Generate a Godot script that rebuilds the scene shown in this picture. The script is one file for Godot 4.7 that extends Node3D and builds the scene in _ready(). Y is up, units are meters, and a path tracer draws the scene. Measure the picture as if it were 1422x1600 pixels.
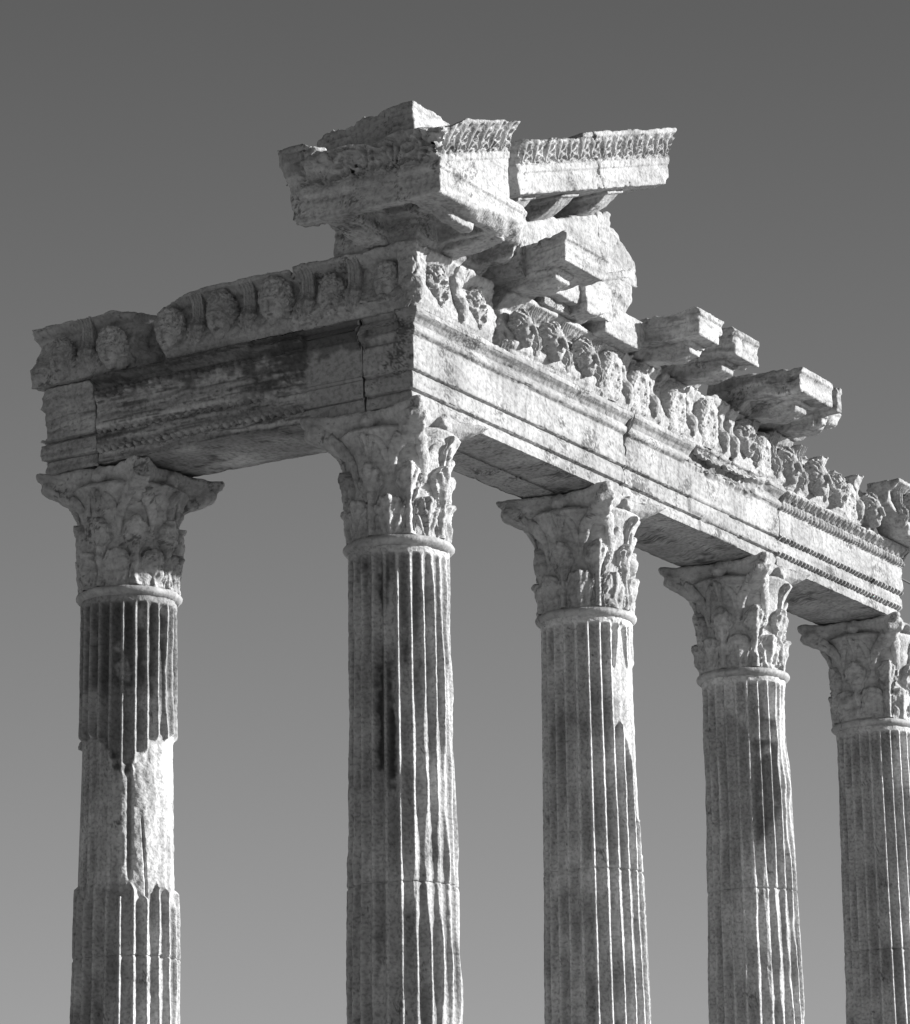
extends Node3D

const H0 := 7.82          # height of the column necks above the ground; all shapes below are laid out from the necks
const A := 0.388          # half thickness of the architrave
const SL := 2.664         # spacing of the two columns on the short side
const RAKE := 0.35        # slope of the pediment

var jobs: Array = []      # [producer, mesh node, material, base]
var taken := {}
var nA := FastNoiseLite.new()
var nB := FastNoiseLite.new()
var nF := FastNoiseLite.new()
var nC := FastNoiseLite.new()
var M := {}
var nofn: Callable


# ------------------------------------------------------------------ meshes
class Acc:
	var v := PackedVector3Array()
	var c := PackedColorArray()
	var i := PackedInt32Array()

	func grid(nu: int, nv: int, pts: PackedVector3Array, cols: PackedColorArray, flip := false) -> void:
		var b := v.size()
		v.append_array(pts)
		c.append_array(cols)
		for y in nv - 1:
			for x in nu - 1:
				var p := b + y * nu + x
				if flip:
					i.append_array(PackedInt32Array([p, p + nu, p + 1, p + 1, p + nu, p + nu + 1]))
				else:
					i.append_array(PackedInt32Array([p, p + 1, p + nu, p + 1, p + nu + 1, p + nu]))


func finish(a: Acc, base: Vector3) -> Array:
	var n := PackedVector3Array()
	n.resize(a.v.size())
	var t := 0
	var idx := a.i
	var vs := a.v
	while t < idx.size():
		var p := idx[t]
		var q := idx[t + 1]
		var r := idx[t + 2]
		var f := (vs[r] - vs[p]).cross(vs[q] - vs[p])
		n[p] += f
		n[q] += f
		n[r] += f
		t += 3
	for k in n.size():
		n[k] = n[k].normalized() if n[k].length_squared() > 1e-20 else Vector3.UP
		vs[k] -= base
	var arr := []
	arr.resize(Mesh.ARRAY_MAX)
	arr[Mesh.ARRAY_VERTEX] = vs
	arr[Mesh.ARRAY_NORMAL] = n
	arr[Mesh.ARRAY_COLOR] = a.c
	arr[Mesh.ARRAY_INDEX] = idx
	return arr


# Surface nets of the field f inside the box lo..hi; the colour comes from the tint t.
func nets(f: Callable, lo: Vector3, hi: Vector3, h: float, t: Tint) -> Acc:
	var acc := Acc.new()
	var B := 4
	var bx := int(ceil((hi.x - lo.x) / h / B))
	var by := int(ceil((hi.y - lo.y) / h / B))
	var bz := int(ceil((hi.z - lo.z) / h / B))
	var nx := bx * B + 1
	var ny := by * B + 1
	var nz := bz * B + 1
	var sxy := nx * ny
	var val := PackedFloat32Array()
	val.resize(sxy * nz)
	val.fill(1e9)
	var cell := PackedInt32Array()
	cell.resize(sxy * nz)
	cell.fill(-1)
	var thr := h * B * 0.87 * 1.25 + 0.03
	var act := PackedInt32Array()
	for kz in bz:
		for ky in by:
			for kx in bx:
				var d: float = f.call(lo + Vector3(kx + 0.5, ky + 0.5, kz + 0.5) * (h * B))
				if absf(d) < thr:
					act.append_array(PackedInt32Array([kx * B, ky * B, kz * B]))
					for z in range(kz * B, kz * B + 5):
						for y in range(ky * B, ky * B + 5):
							var o := z * sxy + y * nx + kx * B
							for x in 5:
								if val[o + x] > 1e8:
									val[o + x] = f.call(lo + Vector3(kx * B + x, y, z) * h)
	var offs := PackedInt32Array([0, 1, nx, nx + 1, sxy, sxy + 1, sxy + nx, sxy + nx + 1])
	var ea := PackedInt32Array([0, 2, 4, 6, 0, 1, 4, 5, 0, 1, 2, 3])
	var eb := PackedInt32Array([1, 3, 5, 7, 2, 3, 6, 7, 4, 5, 6, 7])
	var cp := PackedVector3Array([Vector3(0, 0, 0), Vector3(1, 0, 0), Vector3(0, 1, 0), Vector3(1, 1, 0), Vector3(0, 0, 1), Vector3(1, 0, 1), Vector3(0, 1, 1), Vector3(1, 1, 1)])
	var own := PackedInt32Array()
	var g := PackedFloat32Array()
	g.resize(8)
	for b in range(0, act.size(), 3):
		for z in range(act[b + 2], act[b + 2] + B):
			for y in range(act[b + 1], act[b + 1] + B):
				for x in range(act[b], act[b] + B):
					var o := z * sxy + y * nx + x
					var m := 0
					for k in 8:
						g[k] = val[o + offs[k]]
						if g[k] < 0.0:
							m += 1
					if m == 0 or m == 8:
						continue
					var s := Vector3.ZERO
					var cnt := 0
					for e in 12:
						var p := g[ea[e]]
						var q := g[eb[e]]
						if (p < 0.0) != (q < 0.0):
							s += cp[ea[e]].lerp(cp[eb[e]], p / (p - q))
							cnt += 1
					cell[o] = acc.v.size()
					var w := lo + (Vector3(x, y, z) + s / cnt) * h
					acc.v.append(w)
					acc.c.append(t.at(w))
					own.append(o)
	for o in own:
		var d0 := val[o] < 0.0
		if d0 != (val[o + 1] < 0.0):
			quad(acc, cell[o], cell[o - nx], cell[o - nx - sxy], cell[o - sxy], d0)
		if d0 != (val[o + nx] < 0.0):
			quad(acc, cell[o], cell[o - sxy], cell[o - sxy - 1], cell[o - 1], d0)
		if d0 != (val[o + sxy] < 0.0):
			quad(acc, cell[o], cell[o - 1], cell[o - 1 - nx], cell[o - nx], d0)
	return acc


func quad(acc: Acc, a: int, b: int, c: int, d: int, turn: bool) -> void:
	if a < 0 or b < 0 or c < 0 or d < 0:
		return
	if turn:
		acc.i.append_array(PackedInt32Array([a, c, b, a, d, c]))
	else:
		acc.i.append_array(PackedInt32Array([a, b, c, a, c, d]))


func smax(a: float, b: float, k: float) -> float:
	var h := maxf(k - absf(a - b), 0.0) / k
	return maxf(a, b) + h * h * k * 0.25


func smin(a: float, b: float, k: float) -> float:
	var h := maxf(k - absf(a - b), 0.0) / k
	return minf(a, b) - h * h * k * 0.25


func ell(p: Vector3, c: Vector3, r: Vector3) -> float:
	var q := (p - c) / r
	return (q.length() - 1.0) * minf(r.x, minf(r.y, r.z))


func cap(p: Vector3, a: Vector3, b: Vector3, ra: float, rb: float) -> float:
	var ab := b - a
	var t := clampf((p - a).dot(ab) / ab.length_squared(), 0.0, 1.0)
	return p.distance_to(a + ab * t) - lerpf(ra, rb, t)


func box(p: Vector3, c: Vector3, h: Vector3) -> float:
	var q := (p - c).abs() - h
	return maxf(q.x, maxf(q.y, q.z))


# a profile o(y) read from a table
class Prof:
	var t := PackedFloat32Array()
	var y0 := 0.0
	var k := 1.0

	func _init(pts: Array) -> void:
		y0 = pts[0].x
		var y1: float = pts[-1].x
		k = 255.0 / (y1 - y0)
		t.resize(256)
		var s := 0
		for n in 256:
			var y := y0 + n / k
			while s < pts.size() - 2 and y > pts[s + 1].x:
				s += 1
			t[n] = lerpf(pts[s].y, pts[s + 1].y, clampf((y - pts[s].x) / maxf(1e-5, pts[s + 1].x - pts[s].x), 0, 1))

	func at(y: float) -> float:
		return t[clampi(int((y - y0) * k), 0, 255)]


# colour of weathered marble at a point
class Tint:
	var base := 0.5
	var vein := 0.16
	var vs := Vector3(0.9, 11.0, 0.9)
	var dirt := 0.46       # higher: fewer dark lichen patches
	var dark := 0.07
	var off := Vector3.ZERO
	var spot := 0.10
	var stains: Callable
	var a: FastNoiseLite
	var b: FastNoiseLite
	var f: FastNoiseLite

	func at(p: Vector3) -> Color:
		var q := p + off
		var w := q + Vector3(0, 0.06 * a.get_noise_3dv(q * 1.1), 0)
		var v := a.get_noise_3dv(w * vs)
		var l := base * (1.0 + vein * 1.6 * v + 0.30 * b.get_noise_3dv(q * 1.3) + 0.16 * a.get_noise_3dv(q * 5.0) + spot * f.get_noise_3dv(q * 45.0))
		var r := 1.0 - absf(b.get_noise_3dv(w * vs * 0.55 + Vector3(7, 3, 1)))
		l *= 1.0 - vein * 1.5 * smoothstep(0.93, 1.0, r)
		var g := 0.8 * a.get_noise_3dv(q * 2.4 + Vector3(31, 5, 9)) + 0.36 * f.get_noise_3dv(q * 17.0) + 0.36 * f.get_noise_3dv(q * 60.0)
		l = lerpf(l, dark, 0.75 * smoothstep(dirt, dirt + 0.22, g))
		if stains.is_valid():
			l = stains.call(p, l)
		l = clampf(l, 0.02, 0.9)
		return Color(l, l, l)


func tint(o := {}) -> Tint:
	var t := Tint.new()
	t.a = nA
	t.b = nB
	t.f = nF
	for k in o:
		t.set(k, o[k])
	return t


# ------------------------------------------------------------------ objects
func numbered(s: String) -> String:
	taken[s] = taken.get(s, -1) + 1
	return s if taken[s] == 0 else "%s_%03d" % [s, taken[s]]


func thing(called: String, label: String, category: String, at: Vector3, group := "") -> Node3D:
	var o := Node3D.new()
	o.name = numbered(called)
	o.position = at + Vector3(0, H0, 0)
	add_child(o)
	tag(o, label, category, group)
	return o


func tag(o: Node, label: String, category: String, group := "") -> void:
	o.set_meta("label", label)
	o.set_meta("category", category)
	o.set_meta("kind", "thing")
	if group:
		o.set_meta("group", group)


# a mesh whose shape make() lays out in the frame of its thing plus base
func part(called: String, parent: Node, mat: Material, base: Vector3, make: Callable) -> MeshInstance3D:
	var o := MeshInstance3D.new()
	o.name = called
	o.material_override = mat
	parent.add_child(o, true)
	jobs.append([make, o, base])
	return o


func one(called: String, label: String, category: String, at: Vector3, mat: Material, make: Callable, group := "") -> MeshInstance3D:
	var o := MeshInstance3D.new()
	o.name = numbered(called)
	o.position = at + Vector3(0, H0, 0)
	o.material_override = mat
	add_child(o)
	tag(o, label, category, group)
	jobs.append([make, o, at])
	return o


var results: Array = []


func work(k: int) -> void:
	var a: Acc = jobs[k][0].call()
	results[k] = finish(a, jobs[k][2])


func run_jobs() -> void:
	results.resize(jobs.size())
	var id := WorkerThreadPool.add_group_task(work, jobs.size(), -1, true)
	WorkerThreadPool.wait_for_group_task_completion(id)
	for k in jobs.size():
		var arr: Array = results[k]
		if arr[Mesh.ARRAY_INDEX].size() == 0:
			print("empty ", jobs[k][1].name)
			continue
		var m := ArrayMesh.new()
		m.add_surface_from_arrays(Mesh.PRIMITIVE_TRIANGLES, arr)
		jobs[k][1].mesh = m


# ------------------------------------------------------------------ materials
func noise_tex(freq: float, oct: int, ramp: Array, seed_: int, type := FastNoiseLite.TYPE_SIMPLEX, normal := 0.0) -> NoiseTexture2D:
	var n := FastNoiseLite.new()
	n.noise_type = type
	n.frequency = freq
	n.seed = seed_
	n.fractal_octaves = oct
	var t := NoiseTexture2D.new()
	t.width = 1024
	t.height = 1024
	t.seamless = true
	t.noise = n
	if normal > 0.0:
		t.as_normal_map = true
		t.bump_strength = normal
	elif ramp:
		var g := Gradient.new()
		g.offsets = PackedFloat32Array(ramp.map(func(r): return r[0]))
		g.colors = PackedColorArray(ramp.map(func(r): return Color(r[1], r[1], r[1])))
		t.color_ramp = g
	return t


func stone_material(height: Texture2D, grain: Texture2D, relief: float, scale_: float) -> StandardMaterial3D:
	var m := StandardMaterial3D.new()
	m.vertex_color_use_as_albedo = true
	m.albedo_texture = grain
	m.roughness = 0.85
	m.metallic_specular = 0.3
	m.uv1_triplanar = true
	m.uv1_world_triplanar = true
	m.uv1_scale = Vector3.ONE * scale_
	m.heightmap_enabled = true
	m.heightmap_texture = height
	m.heightmap_scale = relief
	return m


func build_materials() -> void:
	var grain := noise_tex(0.012, 5, [[0.0, 0.74], [0.5, 0.94], [1.0, 1.0]], 3)
	var pitted := noise_tex(0.016, 5, [[0.0, 0.66], [0.5, 0.92], [1.0, 1.0]], 5)
	var pits := noise_tex(0.022, 5, [[0.0, 0.0], [1.0, 1.0]], 8)
	M.marble = stone_material(pits, grain, 0.35, 1.3)
	M.shaft = stone_material(pits, pitted, 0.5, 1.3)
	M.worn = stone_material(pits, grain, 0.7, 1.3)
	M.rough = stone_material(pits, pitted, 2.0, 1.6)


# ------------------------------------------------------------------ columns
const FL := 24

func column_thetas() -> PackedFloat32Array:
	var out := PackedFloat32Array()
	var face := deg_to_rad(148.0)
	for k in FL:
		var mid := TAU * k / FL
		var d := absf(angle_difference(mid, face))
		var n := 14 if d < 1.85 else 5
		for j in n:
			out.append(TAU * (k + float(j) / n) / FL)
	out.append(TAU)
	return out


func shaft(y0: float, y1: float, o: Dictionary) -> Acc:
	var acc := Acc.new()
	var th := column_thetas()
	var at: Vector3 = o.at
	var ys := PackedFloat32Array()
	var y := y1
	while y > y0 + 0.004:
		ys.append(y)
		y -= (0.008 if y > -0.2 else 0.018) if y > -4.3 else 0.25
	ys.append(y0)
	ys.append(y0)
	var t: Tint = o.tint
	var sd: Vector3 = o.off
	var wear: float = o.get("wear", 0.02)
	var fn: Callable = o.get("shape", nofn)
	var lichen: float = o.get("lichen", 0.52)  # strength of channel lichen and of the shade painted along with it
	var joint_lo := y0 > -6.0
	var joint_hi := y1 < -0.1
	var pts := PackedVector3Array()
	var cols := PackedColorArray()
	for ri in ys.size():
		y = ys[ri]
		var R := 0.400 + 0.055 * smoothstep(0.0, 1.0, -y / 4.6) + 0.012 * maxf(0, (-y - 3.6) / 3.0)
		var top := 1.0
		if y > -0.145:
			top = sqrt(maxf(0.0, 1.0 - pow((y + 0.145) / 0.05, 2.0)))
		var edge := 0.0
		if joint_lo:
			edge = maxf(edge, 1.0 - (y - y0) / 0.02)
		if joint_hi:
			edge = maxf(edge, 1.0 - (y1 - y) / 0.02)
		if ri == ys.size() - 1:
			R *= 0.5
		for a in th:
			var dir := Vector3(cos(a), 0, sin(a))
			var ph := fposmod(a / TAU * FL, 1.0)
			var w := (ph - 0.5) / 0.40
			var dep := 0.0
			if absf(w) < 1.0:
				dep = 0.050 * pow(1.0 - w * w, 0.42) * top
			var p0 := dir * 0.42 + Vector3(0, y, 0) + sd
			var nw := nA.get_noise_3d(p0.x * 2.2, p0.y * 0.75, p0.z * 2.2) * 1.6
			var cut := wear * (0.45 + 0.55 * smoothstep(-0.35, 0.2, facing(a))) * clampf(nw + 0.25, 0.0, 1.4) + 0.006 * maxf(0.0, nF.get_noise_3dv(p0 * 14.0))
			var inward := maxf(dep, cut)
			inward += 0.004 * nA.get_noise_3dv(p0 * 6.0)
			if edge > 0.0:
				inward += edge * (0.006 + 0.03 * maxf(0.0, nA.get_noise_3dv(p0 * 5.0)))
			if fn.is_valid():
				inward = fn.call(a, y, inward, dep, p0)
			var p := dir * (R - inward) + Vector3(0, y, 0)
			pts.append(at + p)
			var c := t.at(p + sd)
			# streaky lichen, plus shade of the channels painted in by flute depth
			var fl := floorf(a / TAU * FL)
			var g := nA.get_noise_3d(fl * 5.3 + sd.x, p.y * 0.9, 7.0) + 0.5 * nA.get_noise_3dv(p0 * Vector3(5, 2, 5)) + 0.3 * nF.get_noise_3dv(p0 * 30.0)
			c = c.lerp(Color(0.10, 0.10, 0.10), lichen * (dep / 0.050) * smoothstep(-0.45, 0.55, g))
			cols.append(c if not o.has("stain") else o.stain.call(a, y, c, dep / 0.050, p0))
	acc.grid(th.size(), ys.size(), pts, cols, true)
	return acc


func lathe(at: Vector3, prof: Array, nth: int, t: Tint, rough: float, off: Vector3) -> Acc:
	var acc := Acc.new()
	var pts := PackedVector3Array()
	var cols := PackedColorArray()
	var rows := []
	for k in prof.size() - 1:
		var n := maxi(1, int((prof[k + 1] - prof[k]).length() / 0.012))
		for j in n:
			rows.append(prof[k].lerp(prof[k + 1], float(j) / n))
	rows.append(prof[-1])
	for r: Vector2 in rows:
		for j in nth + 1:
			var a := TAU * (j % nth) / nth
			var d := Vector3(cos(a), 0, sin(a))
			var q := d * r.x + Vector3(0, r.y, 0) + off
			var n := nA.get_noise_3dv(q * 4.0) + 0.5 * nF.get_noise_3dv(q * 13.0)
			var p := d * maxf(0.0, r.x + rough * n) + Vector3(0, r.y + rough * 0.4 * n, 0)
			pts.append(at + p)
			cols.append(t.at(p + off))
	acc.grid(nth + 1, rows.size(), pts, cols, false)
	return acc


var bell_prof := Prof.new([Vector2(0.0, 0.385), Vector2(0.3, 0.375), Vector2(0.55, 0.385), Vector2(0.72, 0.415), Vector2(0.82, 0.465), Vector2(0.9, 0.50)])


func leaf(at: Vector3, th0: float, y0: float, y1: float, hw: float, thick: float, stem: float, wornness: float, t: Tint, off: Vector3) -> Acc:
	var acc := Acc.new()
	var nu := 31
	var nv := int((y1 - y0) / 0.0105) + 6
	var pts := PackedVector3Array()
	var cols := PackedColorArray()
	for j in nv:
		var v := 1.06 * j / (nv - 1)
		for k in nu:
			var u := 2.2 * k / (nu - 1) - 1.1
			var yb := lerpf(y0, y1, v)
			var rb := bell_prof.at(yb)
			var th := th0 + u * hw / rb
			var d := Vector3(cos(th), 0, sin(th))
			var q := d * rb + Vector3(0, yb, 0) + off
			var n := nA.get_noise_3dv(q * 5.5)
			var au := absf(u) + 0.10 * n
			# outline: a narrow stem that opens into a rounded, lobed blade
			var top := smoothstep(stem, stem + 0.30, v)
			var wid := lerpf(0.50 if stem > 0.1 else 0.9, 0.98, top) * sqrt(maxf(0.0, 1.0 - pow(maxf(0.0, (v - 0.62) / 0.38), 2.4)))
			var lobe := absf(sin(v * (y1 - y0) * 34.0 + 0.6))
			var e := wid - au - 0.12 * (1.0 - lobe) * smoothstep(0.1, 0.4, v)
			var body := smoothstep(0.0, 0.13, e)
			var h := -0.022 + (thick + 0.022) * body * (0.62 + 0.55 * v)
			# veins fan out from the midrib, the edge is rolled, the tip is a knob
			h -= body * 0.032 * (0.5 + 0.5 * cos(au * 13.0 - v * (y1 - y0) * 30.0)) * smoothstep(0.08, 0.25, au) * (1.0 - wornness)
			h += body * 0.014 * exp(-u * u * 60.0) * smoothstep(1.0, 0.6, v)
			h -= 0.018 * body * exp(-pow((e - 0.24) / 0.07, 2.0))
			h += (0.034 - 0.03 * wornness) * exp(-u * u * 9.0 - pow((v - 0.88) / 0.10, 2.0)) * body
			h += (0.007 + 0.016 * wornness) * n * body + 0.006 * nF.get_noise_3dv(q * 20.0)
			h -= (0.010 + 0.035 * wornness) * clampf(nB.get_noise_3dv(q * 3.3) * 2.2 - 0.3, 0.0, 1.0) * body
			pts.append(at + d * (rb + h) + Vector3(0, yb, 0))
			cols.append(t.at(d * (rb + h) + Vector3(0, yb, 0) + off))
	acc.grid(nu, nv, pts, cols, false)
	return acc


func tube(path: Array, rad: Array, flat: float, t: Tint, at: Vector3, off: Vector3) -> Acc:
	var acc := Acc.new()
	var c := Curve3D.new()
	for k in path.size():
		var tan_: Vector3 = (path[mini(k + 1, path.size() - 1)] - path[maxi(k - 1, 0)]) / 6.0
		c.add_point(path[k], -tan_, tan_)
	var L := c.get_baked_length()
	var n := maxi(8, int(L / 0.012))
	var pts := PackedVector3Array()
	var cols := PackedColorArray()
	var ns := 12
	for k in n + 1:
		var s := L * k / n
		var p := c.sample_baked(s, true)
		var d := (c.sample_baked(minf(L, s + 0.01), true) - c.sample_baked(maxf(0, s - 0.01), true)).normalized()
		var radial := Vector3(p.x, 0, p.z).normalized()
		var side := d.cross(radial).normalized()
		var up := side.cross(d).normalized()
		var f := float(k) / n * (rad.size() - 1)
		var r: float = lerpf(rad[int(f)], rad[mini(int(f) + 1, rad.size() - 1)], f - int(f))
		if k == 0 or k == n:
			r = 0.001
		for j in ns + 1:
			var a := TAU * j / ns
			var q0 := p + (side * cos(a) * r + up * sin(a) * r * flat)
			var e := 1.0 + 0.45 * nA.get_noise_3dv((q0 + off) * 6.0) + 0.16 * nF.get_noise_3dv((q0 + off) * 25.0)
			e -= 0.25 * maxf(0.0, cos(2.0 * (a - PI / 2))) * smoothstep(0.3, 1.0, sin(a))
			var q := p + (q0 - p) * e
			pts.append(at + q)
			cols.append(t.at(q + off))
	acc.grid(ns + 1, n + 1, pts, cols, true)
	return acc


func pol(th: float, y: float, r: float) -> Vector3:
	return Vector3(cos(th) * r, y, sin(th) * r)


func abacus(at: Vector3, off: Vector3, t: Tint, broken: Array, full: float) -> Acc:
	var f := func(p: Vector3) -> float:
		var q := p + off
		var n := 0.020 * nA.get_noise_3dv(q * 2.6) + 0.005 * nF.get_noise_3dv(q * 16.0)
		var yy := p.y
		var shrink := 0.075 * smoothstep(0.98, 0.88, yy) - 0.012 * smoothstep(1.0, 1.01, yy)
		var ax := absf(p.x)
		var az := absf(p.z)
		var d := maxf(ax - (0.405 + 0.19 * az * az / 0.34) + shrink, az - (0.405 + 0.19 * ax * ax / 0.34) + shrink)
		d = smax(d, (ax + az - 1.10 + shrink) * 0.75, 0.03)
		d = smax(d, yy - 1.046, 0.02)
		d = smax(d, 0.872 + (0.07 - 0.07 * full) * (smoothstep(0.5, 0.8, p.x + p.z) if p.x > 0.0 and p.z > 0.0 else 0.0) - yy + 0.10 * smoothstep(0.5, 0.8, Vector2(p.x, p.z).length()), 0.03)
		# the bell reaches out to carry the corners
		var du := (ax + az) * 0.7071
		var dw := absf(ax - az) * 0.7071
		var horn := (1.0 - full) * smoothstep(0.2, 0.5, p.x + p.z) if p.x > 0.0 and p.z > 0.0 else 0.0
		d = smin(d, smax(maxf(dw - 0.075 + 0.2 * horn - 0.03 * nA.get_noise_3dv(q * 9.0), du - 0.73), maxf(yy - 0.96, (0.72 + (du - 0.40) * 0.50 - yy) * 0.85), 0.03), 0.03)
		# flower at the middle of each side
		for s: Vector3 in [Vector3(1, 0, 0), Vector3(-1, 0, 0), Vector3(0, 0, 1), Vector3(0, 0, -1)]:
			var e := ell(p, s * 0.415 + Vector3(0, 0.965, 0), Vector3(0.07, 0.08, 0.07)) + 0.010 * sin(50.0 * (p.x + p.z)) * sin(p.y * 50.0)
			d = smin(d, e, 0.02)
		for b: Vector4 in broken:
			d = smax(d, b.w - p.distance_to(Vector3(b.x, b.y, b.z)) - 0.06 * nA.get_noise_3dv(q * 5.0), 0.02)
		return d + n
	var acc := nets(f, Vector3(-0.70, 0.66, -0.70), Vector3(0.70, 1.07, 0.70), 0.0145, t)
	for k in acc.v.size():
		acc.v[k] += at
	return acc


func column(at: Vector3, label: String, seed_: int, o: Dictionary) -> void:
	var rng := RandomNumberGenerator.new()
	rng.seed = seed_
	var off := Vector3(seed_ * 3.7, seed_ * 1.3, seed_ * 5.1)
	var base := at + Vector3(0, -H0 + 1.05, 0)
	var t := thing("corinthian_column", label, "column", base, "weathered fluted columns of the ruined temple")
	var shaft_tint := tint({"base": o.get("base", 0.42), "vein": 0.07, "vs": Vector3(1.5, 1.2, 1.5), "dirt": o.get("dirt", 0.56), "spot": 0.08})
	var so := {"at": at, "off": off, "tint": shaft_tint, "wear": o.get("wear", 0.02)}
	for k in ["stain", "shape"]:
		if o.has(k):
			so[k] = o[k]
	var cuts: Array = [0.0] + o.get("joints", []) + [-6.45]
	for k in cuts.size() - 1:
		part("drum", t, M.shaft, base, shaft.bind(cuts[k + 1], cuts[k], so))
	var bt := tint({"base": 0.42, "dirt": 0.43})
	part("astragal", t, M.marble, base, lathe.bind(at, [Vector2(0.3, -0.045), Vector2(0.395, -0.045), Vector2(0.418, -0.032), Vector2(0.436, -0.012), Vector2(0.438, 0.008), Vector2(0.425, 0.026), Vector2(0.404, 0.032), Vector2(0.3, 0.034)], 150, bt, 0.006, off))
	part("base", t, M.marble, base, lathe.bind(at, [Vector2(0.3, -6.77), Vector2(0.62, -6.77), Vector2(0.66, -6.70), Vector2(0.62, -6.63), Vector2(0.56, -6.61), Vector2(0.55, -6.55), Vector2(0.60, -6.50), Vector2(0.55, -6.44), Vector2(0.48, -6.43)], 48, bt, 0.008, off))
	var ct := tint({"base": o.get("cap_base", 0.47), "vein": 0.12, "vs": Vector3(1.2, 7.0, 1.2), "dirt": o.get("cap_dirt", 0.5)})
	var cap_ := part("capital", t, M.worn, base, lathe.bind(at, [Vector2(0.3, 0.03), Vector2(0.39, 0.034), Vector2(0.385, 0.1), Vector2(0.375, 0.3), Vector2(0.385, 0.55), Vector2(0.415, 0.72), Vector2(0.465, 0.82), Vector2(0.495, 0.875), Vector2(0.47, 0.9), Vector2(0.3, 0.91)], 130, ct, 0.012, off))
	part("abacus", cap_, M.worn, base, abacus.bind(at, off, ct, o.get("broken", []), o.get("full", 0.0)))
	var wn: float = o.get("cap_worn", 0.3)
	for k in 8:
		var th := TAU * (k + 0.5) / 8.0
		part("acanthus_leaf", cap_, M.worn, base, leaf.bind(at, th, 0.03, 0.355, 0.135, 0.058 * rng.randf_range(0.75, 1.15), 0.0, clampf(wn + rng.randf_range(-0.3, 0.4), 0.0, 1.0), ct, off))
		th = TAU * k / 8.0
		part("acanthus_leaf", cap_, M.worn, base, leaf.bind(at, th, 0.04, 0.62, 0.125, 0.062 * rng.randf_range(0.75, 1.15), 0.45, clampf(wn + rng.randf_range(-0.3, 0.4), 0.0, 1.0), ct, off))
	for k in 4:
		var thd := TAU * (k + 0.5) / 4.0
		for s in [-1.0, 1.0]:
			var path := [pol(thd + s * 0.36, 0.46, 0.375), pol(thd + s * 0.33, 0.60, 0.395), pol(thd + s * 0.25, 0.72, 0.43), pol(thd + s * 0.13, 0.82, 0.50), pol(thd + s * 0.08, 0.875, 0.57)]
			part("volute", cap_, M.worn, base, tube.bind(path.slice(0, rng.randi_range(4, 5) if k > 0 else 3), [0.018, 0.032, 0.046, 0.054, 0.05].slice(0, 5 if k > 0 else 3), 0.8, ct, at, off))
		var thf := TAU * k / 4.0
		for s in [-1.0, 1.0]:
			var path := [pol(thf + s * 0.42, 0.48, 0.375), pol(thf + s * 0.38, 0.62, 0.395), pol(thf + s * 0.27, 0.75, 0.43), pol(thf + s * 0.14, 0.81, 0.455), pol(thf + s * 0.07, 0.78, 0.46), pol(thf + s * 0.08, 0.735, 0.445)]
			if rng.randf() < 0.75 - 0.4 * wn:
				part("helix", cap_, M.worn, base, tube.bind(path.slice(0, rng.randi_range(3, 6)), [0.014, 0.024, 0.032, 0.032, 0.024], 0.75, ct, at, off))
		part("stem_leaf", cap_, M.worn, base, leaf.bind(at, thf, 0.50, 0.86, 0.06, 0.036, 0.5, 0.3 * rng.randf(), ct, off))


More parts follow.
